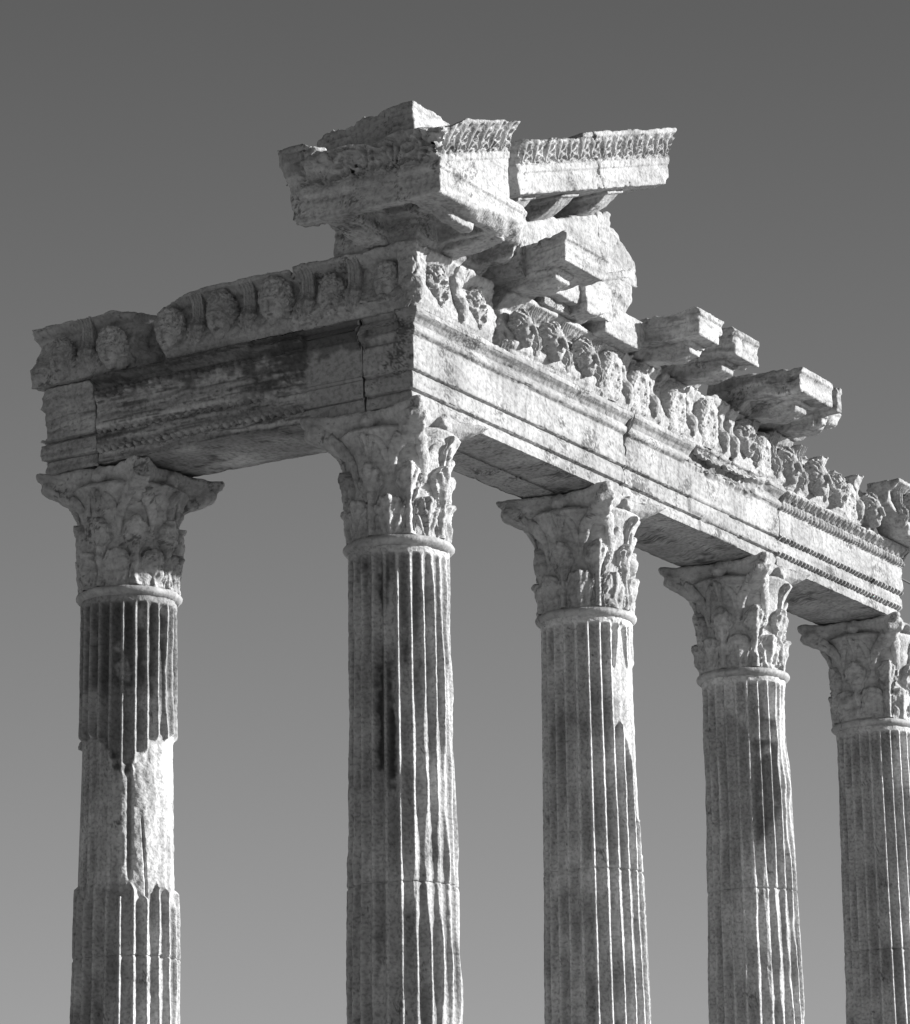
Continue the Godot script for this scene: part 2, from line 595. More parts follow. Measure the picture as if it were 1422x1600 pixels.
# ------------------------------------------------------------------ beams
# Sweep of an open profile [o, y, edge weight] along plan path points; o is measured outwards (to the left of the path turned by -90 degrees).
func sweep(plan: Array, prof: Array, step: float, pstep: float, disp: Callable, col: Callable) -> Acc:
	var acc := Acc.new()
	# densify the profile
	var P := PackedVector2Array()
	var W := PackedFloat32Array()
	for k in prof.size() - 1:
		var a := Vector2(prof[k][0], prof[k][1])
		var b := Vector2(prof[k + 1][0], prof[k + 1][1])
		var ps: float = prof[k][2] if prof[k].size() > 2 else pstep
		var n := maxi(1, int(a.distance_to(b) / ps))
		for j in n:
			P.append(a.lerp(b, float(j) / n))
	P.append(Vector2(prof[-1][0], prof[-1][1]))
	var np := P.size()
	var N := PackedVector2Array()
	for k in np:
		var d := P[mini(k + 1, np - 1)] - P[maxi(k - 1, 0)]
		N.append(Vector2(d.y, -d.x).normalized())
		# convex corners chip more
		var e := 0.0
		for j in range(maxi(1, k - 4), mini(np - 1, k + 5)):
			var u := (P[j] - P[j - 1]).normalized()
			var w := (P[j + 1] - P[j]).normalized()
			if u.cross(w) > 0.3:
				e = maxf(e, 1.0 - absf(k - j) / 4.0)
		W.append(e)
	# stations
	var st := []    # [plan point, offset vector, metres]
	var run := 0.0
	for k in plan.size() - 1:
		var a: Vector2 = plan[k]
		var b: Vector2 = plan[k + 1]
		var d := (b - a).normalized()
		var nrm := Vector2(-d.y, d.x)
		var oa := nrm
		var ob := nrm
		if k > 0:
			var pd: Vector2 = (a - plan[k - 1]).normalized()
			oa = nrm + Vector2(-pd.y, pd.x)
		if k < plan.size() - 2:
			var nd: Vector2 = (plan[k + 2] - b).normalized()
			ob = nrm + Vector2(-nd.y, nd.x)
		var L := a.distance_to(b)
		var n := maxi(2, int(L / step))
		for j in n + (1 if k == plan.size() - 2 else 0):
			var f := float(j) / n
			st.append([a.lerp(b, f), oa.lerp(ob, f), run + L * f, nrm])
		run += L
	var pts := PackedVector3Array()
	var cols := PackedColorArray()
	for s in st:
		var p0: Vector2 = s[0]
		var ov: Vector2 = s[1]
		for k in np:
			var o := P[k].x
			var q := Vector3(p0.x + ov.x * o, P[k].y, p0.y + ov.y * o)
			var dd: float = disp.call(q, s[2], run, P[k], W[k])
			var nn := Vector3(ov.x * N[k].x, N[k].y, ov.y * N[k].x)
			q += nn * dd
			pts.append(q)
			cols.append(col.call(q, P[k], s[2]))
	acc.grid(np, st.size(), pts, cols, true)
	# ends
	for e in 2:
		var row := 0 if e == 0 else (st.size() - 1) * np
		var ring := pts.slice(row, row + np)
		var c := Vector3.ZERO
		for p in ring:
			c += p
		c /= np
		var along: Vector2 = (plan[1] - plan[0]).normalized() if e == 0 else (plan[-2] - plan[-1]).normalized()
		var av := Vector3(along.x, 0, along.y)
		var cp := PackedVector3Array()
		var cc := PackedColorArray()
		for r in 9:
			var f := r / 8.0
			for p in ring:
				var q: Vector3 = p.lerp(c, f)
				if r > 0:
					q += av * (0.012 + 0.02 * nA.get_noise_3dv(q * 4.0))
				cp.append(q)
				cc.append(col.call(q, Vector2(-0.2, q.y), s_end(e, run)))
		acc.grid(np, 9, cp, cc, e == 1)
	return acc


func s_end(e: int, run: float) -> float:
	return 0.0 if e == 0 else run


func beam_disp(o: Dictionary) -> Callable:
	var off: Vector3 = o.off
	var orn: bool = o.get("ornament", false)
	var dmg: Callable = o.get("damage", nofn)
	return func(q: Vector3, s: float, run: float, p: Vector2, w: float) -> float:
		var r := q + off
		var d := 0.004 * nA.get_noise_3dv(r * 3.0) + 0.0025 * nF.get_noise_3dv(r * 14.0)
		d -= w * (0.004 + 0.035 * maxf(0.0, nA.get_noise_3dv(r * 2.6) - 0.12) + 0.010 * maxf(0.0, nF.get_noise_3dv(r * 9.0)))
		var e := minf(s, run - s)
		if e < 0.06:
			d -= (1.0 - e / 0.06) * (0.006 + 0.05 * maxf(0.0, nA.get_noise_3dv(r * 4.0)))
		if p.x > -0.02:
			if orn:
				if p.y > 1.60 and p.y < 1.675:
					d += 0.030 * (absf(sin(s * PI / 0.062)) - 0.6)
				elif p.y > 1.69 and p.y < 1.765:
					d += 0.012 * sin(s * TAU / 0.07 + 5.0 * (p.y - 1.7) / 0.07) * sin(s * TAU / 0.14)
			if o.get("beads", false) and ((absf(p.y - 1.330) < 0.016) or (absf(p.y - 1.178) < 0.016)):
				d += 0.020 * (1.0 if fposmod(s, 0.075) < 0.042 else -0.3) * (1.0 if fposmod(s, 0.075) > 0.008 else -1.0)
		elif p.y < 1.06 and p.x < -0.05 and p.x > -0.74 and o.get("panel", false):
			var sa := minf(s, run - s) - 0.62
			var across := 0.13 - absf(p.x + 0.40)
			var dd := minf(sa, across)
			d -= 0.035 * smoothstep(0.0, 0.03, dd) - 0.02 * smoothstep(-0.04, -0.01, dd) * (1.0 - smoothstep(-0.01, 0.01, dd))
		if dmg.is_valid():
			d = dmg.call(q, p, d, r)
		return d


func beam_marks(q: Vector3, c: Color) -> Color:
	var l := c.r
	# rain streaks, clusters of black lichen, thin old cracks
	l *= 1.0 - 0.22 * smoothstep(0.1, 0.6, nA.get_noise_3d(q.x * 9.0, q.y * 1.2, 3.0) + 0.4 * nF.get_noise_3dv(q * 14.0))
	var g := nA.get_noise_3dv(q * Vector3(1.7, 2.6, 1.7) + Vector3(40, 0, 0)) + 0.55 * nF.get_noise_3dv(q * 34.0) + 0.1 * nA.get_noise_3dv(q * 8.0)
	l = lerpf(l, 0.07, 0.8 * smoothstep(0.40, 0.60, g))
	var k := absf(nB.get_noise_3dv(q * Vector3(1.3, 2.0, 1.3) + Vector3(0, 9, 0)) + 0.10 * nA.get_noise_3dv(q * 9.0))
	l = lerpf(l, 0.09, 0.7 * smoothstep(0.012, 0.004, k) * smoothstep(0.05, 0.2, nA.get_noise_3dv(q * 1.1 + Vector3(0, 0, 70))))
	return Color(l, l, l)


func beam_profile(back: float) -> Array:
	return [[back, 1.79, 0.2], [back, 1.052, 0.05], [-0.06, 1.052, 0.012], [0.0, 1.052, 0.009], [0.0, 1.156, 0.006], [-0.016, 1.159, 0.006], [-0.016, 1.165, 0.006], [0.022, 1.170, 0.006], [0.024, 1.184, 0.012], [0.022, 1.308, 0.006], [0.006, 1.311, 0.006], [0.006, 1.317, 0.006], [0.038, 1.321, 0.006], [0.044, 1.333, 0.006], [0.046, 1.337, 0.012],
		[0.042, 1.592, 0.006], [0.062, 1.600, 0.006], [0.080, 1.615, 0.006], [0.086, 1.640, 0.006], [0.078, 1.668, 0.006], [0.060, 1.680, 0.006], [0.074, 1.690, 0.006], [0.090, 1.715, 0.006], [0.128, 1.738, 0.006], [0.140, 1.744, 0.006], [0.140, 1.790, 0.01], [0.06, 1.793, 0.1], [back, 1.793, 0.2]]


# ------------------------------------------------------------------ heads and brackets of the frieze
func head_field(kind: int) -> Callable:
	return func(p: Vector3) -> float:
		var n := nA.get_noise_3dv(p * 7.0 + Vector3(kind * 11, 0, 0))
		var fine := nF.get_noise_3dv(p * 38.0 + Vector3(kind * 5, 0, 0))
		if kind == 3:      # a head worn down to a lump
			var e := Vector2(p.x / 0.165, (p.y + 0.02) / 0.235)
			var l := (pow(pow(absf(e.x), 2.8) + pow(absf(e.y), 2.8), 0.357) - 1.0) * 0.16
			l = smax(l, absf(p.z) - 0.105 + 0.03 * e.length_squared(), 0.05)
			l = smax(l, -ell(p, Vector3(-0.015, 0.0, 0.13), Vector3(0.085, 0.135, 0.075)), 0.03)
			l = smin(l, ell(p, Vector3(0.0, -0.01, 0.03), Vector3(0.06, 0.10, 0.055)), 0.03)
			return l + 0.016 * n + 0.006 * fine
		var thin := 0.92 if kind == 2 else 1.0
		var q := Vector3(p.x / thin, p.y, p.z)
		var ax := absf(q.x)
		var m := Vector3(ax, q.y, q.z)
		var d := ell(q, Vector3(0, 0.0, 0.03), Vector3(0.098, 0.142, 0.088))
		d = smin(d, ell(q, Vector3(0, -0.105, 0.075), Vector3(0.040, 0.036, 0.042)), 0.02)           # chin
		d = smin(d, ell(m, Vector3(0.045, -0.03, 0.075), Vector3(0.032, 0.036, 0.026)), 0.025)       # cheeks
		d = smin(d, cap(m, Vector3(0.012, 0.046, 0.116), Vector3(0.062, 0.042, 0.088), 0.014, 0.012), 0.012)  # brow
		d = smax(d, -ell(m, Vector3(0.040, 0.016, 0.122), Vector3(0.031, 0.021, 0.036)), 0.012)      # sockets
		d = smin(d, ell(m, Vector3(0.039, 0.015, 0.088), Vector3(0.018, 0.011, 0.012)), 0.004)       # eyes
		if kind != 1:
			d = smin(d, cap(q, Vector3(0, 0.045, 0.118), Vector3(0, -0.022, 0.146), 0.013, 0.021), 0.010)  # nose
		d = smin(d, cap(m, Vector3(0.0, -0.052, 0.110), Vector3(0.024, -0.056, 0.100), 0.010, 0.007), 0.006)  # lips
		d = smin(d, cap(m, Vector3(0.0, -0.074, 0.108), Vector3(0.018, -0.072, 0.100), 0.011, 0.007), 0.006)
		var gape := 0.014 if kind == 1 else 0.006
		d = smax(d, -ell(q, Vector3(0, -0.064, 0.125), Vector3(0.036, gape + 0.003, 0.04)), 0.005)
		# hair drawn back from the face in thick strands
		var ha := atan2(q.y - 0.0, q.x)
		var hair := ell(q, Vector3(0, 0.022, -0.012), Vector3(0.132, 0.172, 0.100))
		hair += 0.008 * sin(ha * 15.0 + 8.0 * n) + 0.006 * n
		hair = smax(hair, -0.10 - q.y - absf(q.x) * 0.5, 0.03)
		d = smin(d, hair, 0.008)
		if kind == 1:      # battered: gouged mouth and eyes, nose broken away
			d = smax(d, -ell(q, Vector3(0.02, -0.07, 0.115), Vector3(0.055, 0.045, 0.05)), 0.015)
			d = smax(d, -ell(m, Vector3(0.04, 0.03, 0.13), Vector3(0.035, 0.03, 0.05)), 0.012)
			d = smax(d, -ell(q, Vector3(-0.02, 0.11, 0.12), Vector3(0.03, 0.03, 0.05)), 0.015)
			d += 0.008 * n + 0.005 * fine
		return d + 0.004 * n + 0.0022 * fine


func bracket_field(worn: bool) -> Callable:
	return func(p: Vector3) -> float:
		var n := nA.get_noise_3dv(p * 8.0 + Vector3(3, 0, 0))
		var fine := nF.get_noise_3dv(p * 35.0)
		var st := 0.080 + 0.045 * smoothstep(0.14, 0.24, p.y) + 0.013 * (0.0 if worn else cos(p.x * TAU / 0.031))
		var d := maxf(absf(p.x) - 0.056 - 0.012 * smoothstep(0.12, 0.22, p.y), maxf(p.z - st, maxf(p.y - 0.235, -0.08 - p.y)))
		var l := ell(p, Vector3(0, -0.105, 0.075), Vector3(0.076, 0.115, 0.072))
		var a := atan2(p.x, p.y + 0.26)
		l += 0.0 if worn else 0.010 * cos(a * 26.0) * smoothstep(-0.22, -0.12, p.y) - 0.008 * sin(p.y * 95.0) * smoothstep(0.01, 0.04, absf(p.x))
		d = smin(d, l, 0.02)
		return d + (0.018 if worn else 0.006) * n + 0.003 * fine


# ------------------------------------------------------------------ frieze
var fz_prof := Prof.new([Vector2(1.79, 0.10), Vector2(1.83, 0.115), Vector2(1.845, 0.135), Vector2(1.89, 0.145), Vector2(1.95, 0.125), Vector2(2.03, 0.07), Vector2(2.12, 0.035), Vector2(2.20, 0.03), Vector2(2.215, 0.04), Vector2(2.225, 0.08), Vector2(2.265, 0.13), Vector2(2.285, 0.165), Vector2(2.34, 0.17)])


# u runs along the face, y up, o outwards
func frieze_field(u0: float, u1: float, o: Dictionary) -> Callable:
	var off: Vector3 = o.off
	var worn: float = o.get("worn", 0.3)
	var y1: float = o.get("top", 2.325)
	var cutter: Callable = o.get("cut", nofn)
	return func(p: Vector3) -> float:
		var r := p + off
		var n := nA.get_noise_3dv(r * 2.2)
		var n2 := nA.get_noise_3dv(r * 6.5)
		var fine := nF.get_noise_3dv(r * 26.0)
		var O := fz_prof.at(p.y)
		var rel := 0.0
		if p.y > 2.220 and p.y < 2.282:
			rel = 0.008 * cos(p.x * TAU / 0.066) - 0.004
		elif p.y < 1.96 and p.y > 1.83:
			rel = 0.012 * sin(p.x * 30.0 + 5.0 * n) * sin(p.y * 46.0 + 5.0 * n)
		O = lerpf(O + rel * (1.0 - worn), 0.085 + 0.05 * n, worn * 0.45)
		var d := p.z - O
		d = smax(d, p.y - y1 - 0.05 * n * (0.3 + worn), 0.02)
		d = smax(d, 1.797 - p.y, 0.01)
		d = smax(d, u0 - p.x + 0.04 * n2 + 0.05 * n, 0.035)
		d = smax(d, p.x - u1 + 0.04 * n2 + 0.05 * n, 0.035)
		d = maxf(d, -0.20 - p.z)
		if cutter.is_valid():
			d = cutter.call(p, d, n, n2)
		return d + (0.004 + 0.012 * worn) * n2 + 0.0035 * fine


func frame_left() -> Basis:
	return Basis(Vector3(0, 0, 1), Vector3(0, 1, 0), Vector3(-1, 0, 0))


func frieze(left: bool, u0: float, u1: float, label: String, o: Dictionary, heads: Array, brackets: Array) -> void:
	# the thing's frame: x along the face, y up, z outwards
	var mid := (u0 + u1) / 2
	var b := frame_left() if left else Basis()
	var out: float = o.get("out", 0.0)
	var origin := Vector3(-A, 1.797, 0) if left else Vector3(0, 1.797, A)
	origin += b * Vector3(mid, 0, out)
	var t := thing("frieze_block", label, "frieze block", origin, "carved frieze blocks with faces")
	t.basis = b
	var base := Vector3(mid, 1.797, 0)
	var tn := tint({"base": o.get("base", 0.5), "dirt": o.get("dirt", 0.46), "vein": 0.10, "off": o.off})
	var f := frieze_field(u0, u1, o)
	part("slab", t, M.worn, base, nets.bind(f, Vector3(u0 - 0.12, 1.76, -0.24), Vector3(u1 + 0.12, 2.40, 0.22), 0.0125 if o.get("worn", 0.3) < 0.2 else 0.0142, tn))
	frieze_pieces(t, base, heads, brackets, o)


func frieze_pieces(t: Node3D, base: Vector3, heads: Array, brackets: Array, o: Dictionary) -> void:
	for h in heads:     # [u, y, kind, scale, tilt]
		var m := MeshInstance3D.new()
		m.name = "head"
		m.material_override = M.worn
		m.set_meta("shared", "head%d%s" % [h[2], o.get("tone", "")])
		var s: float = h[3] * (1.06 if o.get("tone", "") == "dark" else 0.98)
		m.transform = Transform3D(Basis.from_euler(Vector3(0.32 if o.get("tone", "") == "dark" else 0.12, 0.06 * sin(h[0] * 7.0), h[4])).scaled(Vector3(s, s, s * 1.05)), Vector3(h[0], h[1] - 0.02, (0.105 + h[5]) if h.size() > 5 else 0.055 if h[2] == 3 else (0.10 if o.get("tone", "") == "dark" else 0.10)) - base)
		t.add_child(m, true)
		shared_users.append(m)
	for k in brackets:  # [u, worn, scale]
		var m := MeshInstance3D.new()
		m.name = "bracket"
		m.material_override = M.worn
		m.set_meta("shared", "bracket%d%s" % [1 if k[1] else 0, o.get("tone", "")])
		m.transform = Transform3D(Basis().scaled(Vector3(k[2], 1.0, 1.0)), Vector3(k[0], 2.06, 0.03) - base)
		t.add_child(m, true)
		shared_users.append(m)


var shared_users: Array = []
var shared_src := {}


func build_shared() -> void:
	for tone in ["", "dark"]:
		for k in 4:
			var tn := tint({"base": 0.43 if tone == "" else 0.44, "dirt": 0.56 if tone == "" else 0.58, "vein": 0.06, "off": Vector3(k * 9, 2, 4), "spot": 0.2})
			shared_src["head%d%s" % [k, tone]] = jobs.size()
			jobs.append([nets.bind(head_field(k), Vector3(-0.19, -0.22, -0.08), Vector3(0.19, 0.24, 0.19), 0.0078, tn), MeshInstance3D.new(), Vector3.ZERO])
		for k in 2:
			var tn := tint({"base": 0.43 if tone == "" else 0.42, "dirt": 0.56 if tone == "" else 0.58, "vein": 0.06, "off": Vector3(k * 5, 8, 4), "spot": 0.2})
			shared_src["bracket%d%s" % [k, tone]] = jobs.size()
			jobs.append([nets.bind(bracket_field(k == 1), Vector3(-0.12, -0.26, -0.06), Vector3(0.12, 0.27, 0.20), 0.0085, tn), MeshInstance3D.new(), Vector3.ZERO])


func spread_shared() -> void:
	for m in shared_users:
		var j: int = shared_src[m.get_meta("shared")]
		m.mesh = jobs[j][1].mesh
		m.remove_meta("shared")
	for j in shared_src.values():
		jobs[j][1].free()


# ------------------------------------------------------------------ cornice
# relief of a palmette frieze: u along, v 0..1 up
func palmettes(u: float, v: float, period: float, wild := 0.0) -> float:
	var wu := nA.get_noise_2d(u * 3.1, v * 1.3 + 4.0)
	var c := fposmod(u / period + wild * 0.5 * wu, 1.0) - 0.5
	var q := Vector2(c * period, v * 0.27 + 0.03 * wild * wu)
	var r := q.length()
	var a := atan2(q.x, q.y + 0.02)
	var fan := smoothstep(0.02, 0.05, r) * smoothstep(period * 0.42, period * 0.30, absf(q.x))
	var h := 0.024 * cos(a * 11.0) * fan
	var e := Vector2((absf(c) - 0.5) * period, (v - 0.5) * 0.27)
	var sw := e.length() * 95.0 + atan2(e.y, e.x) * 2.0 * (1.0 if c > 0.0 else -1.0)
	h += 0.024 * sin(sw) * (1.0 - fan) * smoothstep(0.0, 0.02, e.length())
	return h * (1.0 + wild * nF.get_noise_2d(u * 9.0, v * 3.0))


func eggs(u: float, period: float) -> float:
	var c := absf(fposmod(u / period, 1.0) - 0.5) * 2.0
	return 0.016 * sqrt(maxf(0.0, 1.0 - c * c)) - 0.010 + (0.008 if c > 0.93 else 0.0)


func corner_field() -> Callable:
	return func(p: Vector3) -> float:
		var n := nA.get_noise_3dv(p * 1.7 + Vector3(4, 4, 4))
		var n2 := nA.get_noise_3dv(p * 6.0)
		var fine := nF.get_noise_3dv(p * 24.0)
		var oL := -p.x - A
		var oR := p.z - A
		var y := p.y
		var yr := y - RAKE * (p.x + 1.14)
		# level corona
		var oc := 0.75
		if y > 2.60:
			oc = 0.765
		var eL := 2.0 * smoothstep(-0.20, -0.10, p.z) * eggs(p.z, 0.058) if y > 2.60 and y < 2.655 else 0.0
		var eR := eggs(p.x, 0.058) if y > 2.60 and y < 2.655 else 0.0
		var g := maxf(maxf(oL - oc - eL, oR - oc - eR), maxf(2.405 - y, y - 2.665))
		# sima on the left, raking sima on the right
		var tL := clampf((y - 2.655) / 0.29, 0.0, 1.0)
		var tR := clampf((yr - 2.70) / 0.235, 0.0, 1.0)
		var OL := 0.765 + 0.15 * (tL * 0.6 + 0.4 * tL * tL) + (1.5 * smoothstep(-0.20, -0.02, p.z) * palmettes(p.z, tL, 0.31, 0.6) if tL > 0.02 and tL < 0.98 else 0.0)
		var OR := 0.755 + 0.13 * (tR * 0.6 + 0.4 * tR * tR)
		if tR > 0.02 and tR < 0.96:
			OR += palmettes(p.x, tR, 0.17)
		elif yr > 2.645 and yr <= 2.70:
			OR += 0.012 + eggs(p.x, 0.056)
		var top := yr - 2.94 + 0.05 * n
		if p.z < 0.12:
			top = maxf(yr - 3.05, y - 2.93 - 0.16 * (0.12 - p.z) / 0.3 + 0.25 * n2 * n2)
		var s := smax(smax(oL - OL, oR - OR, 0.012), maxf(2.60 - y, top), 0.012)
		s = maxf(s, p.x + 0.10 + 0.04 * n)
		var d := minf(g, s)
		# bed moulding on the frieze
		d = smin(d, smax(maxf(oL, oR) - 0.10 - 0.06 * smoothstep(2.33, 2.42, y), maxf(2.318 - y, y - 2.5), 0.02), 0.02)
		# coffers
		for k in 2:
			var cl: float = [0.55, -0.24][k]
			var q := box(p, Vector3(-A - 0.39, 2.36, cl), Vector3(0.27, 0.19, 0.27))
			var st := box(p, Vector3(-A - 0.39, 2.36, cl), Vector3(0.21, 0.27, 0.21))
			d = smax(d, -minf(q, st), 0.015)
			d = smin(d, ell(p, Vector3(-A - 0.42, 2.63, cl), Vector3(0.15, 0.10, 0.15)) + 0.015 * sin(p.x * 70.0) * sin(p.z * 70.0), 0.01)
		for k in 2:
			var cr: float = [-0.34, 0.27][k]
			var q := box(p, Vector3(cr, 2.36, A + 0.35), Vector3(0.18, 0.17, 0.21))
			var st := box(p, Vector3(cr, 2.36, A + 0.35), Vector3(0.14, 0.22, 0.17))
			d = smax(d, -minf(q, st), 0.015)
		# outer limits and breaks
		d = smax(d, -0.24 - p.z + 0.12 * n + 0.05 * n2, 0.03)
		d = smax(d, p.x - 0.60 + 0.06 * n + 0.016 * n2, 0.05)
		d = smax(d, 0.64 * p.x + 0.77 * oR - 0.62 - (y - 2.40) * 0.3 + 0.016 * n2 + 0.06 * n, 0.05)
		# broken lower lip on the sunny side
		d = smax(d, 0.15 * (p.x + 1.05) + (oR - 0.74) - (y - 2.40) * 1.6 + 0.012 * n2 + 0.07 * n, 0.03)
		return d + 0.006 * n2 + 0.0035 * fine


func lion_field() -> Callable:
	return func(p: Vector3) -> float:
		var q := Vector3(p.x, p.y, absf(p.z - 0.10))
		var d := ell(p, Vector3(-A - 0.85, 2.83, 0.10), Vector3(0.12, 0.125, 0.125)) + 0.012 * sin(p.y * 60.0) * sin(p.z * 60.0)
		d = smin(d, ell(p, Vector3(-A - 0.955, 2.80, 0.10), Vector3(0.05, 0.06, 0.06)), 0.02)
		d = smax(d, -ell(p, Vector3(-A - 0.99, 2.765, 0.10), Vector3(0.05, 0.025, 0.04)), 0.01)
		d = smax(d, -ell(q, Vector3(-A - 0.965, 2.865, 0.045), Vector3(0.03, 0.018, 0.022)), 0.01)
		return d + 0.012 * nA.get_noise_3dv(p * 8.0)


# a bracket under the cornice: m is its place along the wall, side 0 the sunny wall, 1 the shaded one
func modillion_field(m: float, side: int, half: float) -> Callable:
	return func(p: Vector3) -> float:
		var u := p.x if side == 0 else p.z
		var o := p.z - A if side == 0 else -p.x - A
		var yb := 2.330 + 0.06 * smoothstep(0.1, 0.6, o) + 0.012 * sin(o * 14.0)
		var d := smax(absf(u - m) - half, maxf(o - 0.60, yb - p.y), 0.025)
		d = maxf(smax(d, p.y - 2.60, 0.02), -o + 0.02)
		return d + 0.012 * nA.get_noise_3dv(p * 4.0) + 0.006 * nA.get_noise_3dv(p * 9.0) + 0.003 * nF.get_noise_3dv(p * 24.0)


func geison_field(x0: float, x1: float, o: Dictionary) -> Callable:
	var off: Vector3 = o.off
	var depth: float = o.get("depth", 0.0)
	var slope: float = o.get("slope", 0.0)
	var lift: float = o.get("lift", 0.0)
	var sima: bool = o.get("sima", false)
	var breaks: Callable = o.get("breaks", nofn)
	return func(pp: Vector3) -> float:
		var p := Vector3(pp.x, pp.y - slope * pp.x - lift, pp.z)
		var r := pp + off
		var n := nA.get_noise_3dv(r * 1.8)
		var n2 := nA.get_noise_3dv(r * 6.0)
		var fine := nF.get_noise_3dv(r * 24.0)
		var oR := p.z - A
		var y := p.y
		var oc := 0.75
		var top := 2.665
		if y > 2.595 and y < 2.66:
			oc = 0.765 + eggs(p.x, 0.062)
		if sima:
			top = 2.91
			var t := clampf((y - 2.66) / 0.235, 0.0, 1.0)
			oc += 0.07 * (t * 0.6 + 0.4 * t * t)
			if t > 0.02 and t < 0.90:
				oc += palmettes(p.x, t, 0.19)
		var d := maxf(oR - oc, maxf(2.415 - y, y - top + 0.02 * n))
		d = smin(d, smax(oR - 0.12 - 0.10 * smoothstep(2.33, 2.44, y), maxf(2.33 - y, y - 2.5), 0.02), 0.015)
		d = smax(d, x0 - p.x + 0.03 * n2 + 0.04 * n, 0.02)
		d = smax(d, p.x - x1 + 0.04 * n2 + 0.05 * n, 0.03)
		d = smax(d, -depth - oR + 0.03 * n2, 0.02)
		if breaks.is_valid():
			d = breaks.call(p, d, n, n2)
		# chipped edges
		return d + 0.005 * n2 + 0.03 * maxf(0.0, n2 - 0.25) + 0.003 * fine


func bracket_under(m: float, o: Dictionary) -> Callable:
	var off: Vector3 = o.off
	var slope: float = o.get("slope", 0.0)
	var lift: float = o.get("lift", 0.0)
	var sima: bool = o.get("sima", false)
	var breaks: Callable = o.get("breaks", nofn)
	var depth: float = o.get("depth", 0.0)
	var drop: float = o.get("drop", 0.06)
	return func(pp: Vector3) -> float:
		var p := Vector3(pp.x, pp.y - slope * pp.x - lift, pp.z)
		var r := pp + off
		var n := nA.get_noise_3dv(r * 1.8)
		var n2 := nA.get_noise_3dv(r * 6.0)
		var oR := p.z - A
		var y := p.y
		var yb := 2.345 - drop * 0.6 + 0.035 * smoothstep(0.35, 0.60, oR) + 0.02 * sin(oR * 11.0)
		if sima:
			yb = 2.24 + 0.17 * pow(clampf((oR - 0.25) / 0.36, 0, 1), 2.0)
		var q := smax(absf(p.x - m) - 0.12, maxf(oR - 0.585, yb - y), 0.02)
		var crown := smax(absf(p.x - m) - 0.145, maxf(oR - 0.615, maxf(2.385 - y, y - 2.5)), 0.01)
		var d := minf(smax(q, y - 2.5, 0.01), crown)
		d = smax(d, -depth - oR + 0.03 * n2, 0.02)
		if breaks.is_valid():
			d = breaks.call(p, d, n, n2)
		return d + 0.005 * n2 + 0.02 * maxf(0.0, n2 - 0.25) + 0.003 * nF.get_noise_3dv(r * 24.0)


func cornice_stone(called: String, label: String, base: Vector3, x0: float, x1: float, o: Dictionary, lo: Vector3, hi: Vector3, cell: float, tn: Tint, group := "") -> void:
	var t := thing(called, label, "cornice block", base, group)
	part("slab", t, M.worn, base, nets.bind(geison_field(x0, x1, o), lo, hi, cell, tn))
	for m: float in o.mods:
		var up: float = o.get("slope", 0.0) * m + o.get("lift", 0.0)
		part("modillion", t, M.worn, base, nets.bind(bracket_under(m, o), Vector3(m - 0.22, 2.14 + up, maxf(lo.z, A - 0.3)), Vector3(m + 0.22, 2.62 + up, A + 0.70), 0.0115, tn))


# a broken block: a box cut by planes [normal, distance from the middle] and roughened
func rubble_field(c: Vector3, h: Vector3, planes: Array, rough: float, off: Vector3) -> Callable:
	return func(p: Vector3) -> float:
		var q := p + off
		var n := nA.get_noise_3dv(q * 2.2)
		var n2 := nA.get_noise_3dv(q * 7.0)
		var d := box(p, c, h)
		for pl: Plane in planes:
			d = smax(d, pl.normal.dot(p - c) - pl.d, 0.04)
		return d + rough * (n + 0.5 * n2) + 0.004 * nF.get_noise_3dv(q * 24.0)


func rubble(called: String, label: String, c: Vector3, h: Vector3, planes: Array, rough: float, o := {}) -> void:
	var off := c * 3.0
	var t := tint({"base": o.get("base", 0.5), "dirt": o.get("dirt", 0.48), "vein": o.get("vein", 0.12), "off": off})
	one(called, label, "stone block", c - Vector3(0, h.y, 0), o.get("mat", M.worn), nets.bind(rubble_field(c, h, planes, rough, off), c - h * 1.05 - Vector3.ONE * 0.06, c + h * 1.05 + Vector3.ONE * 0.06, 0.013, t))


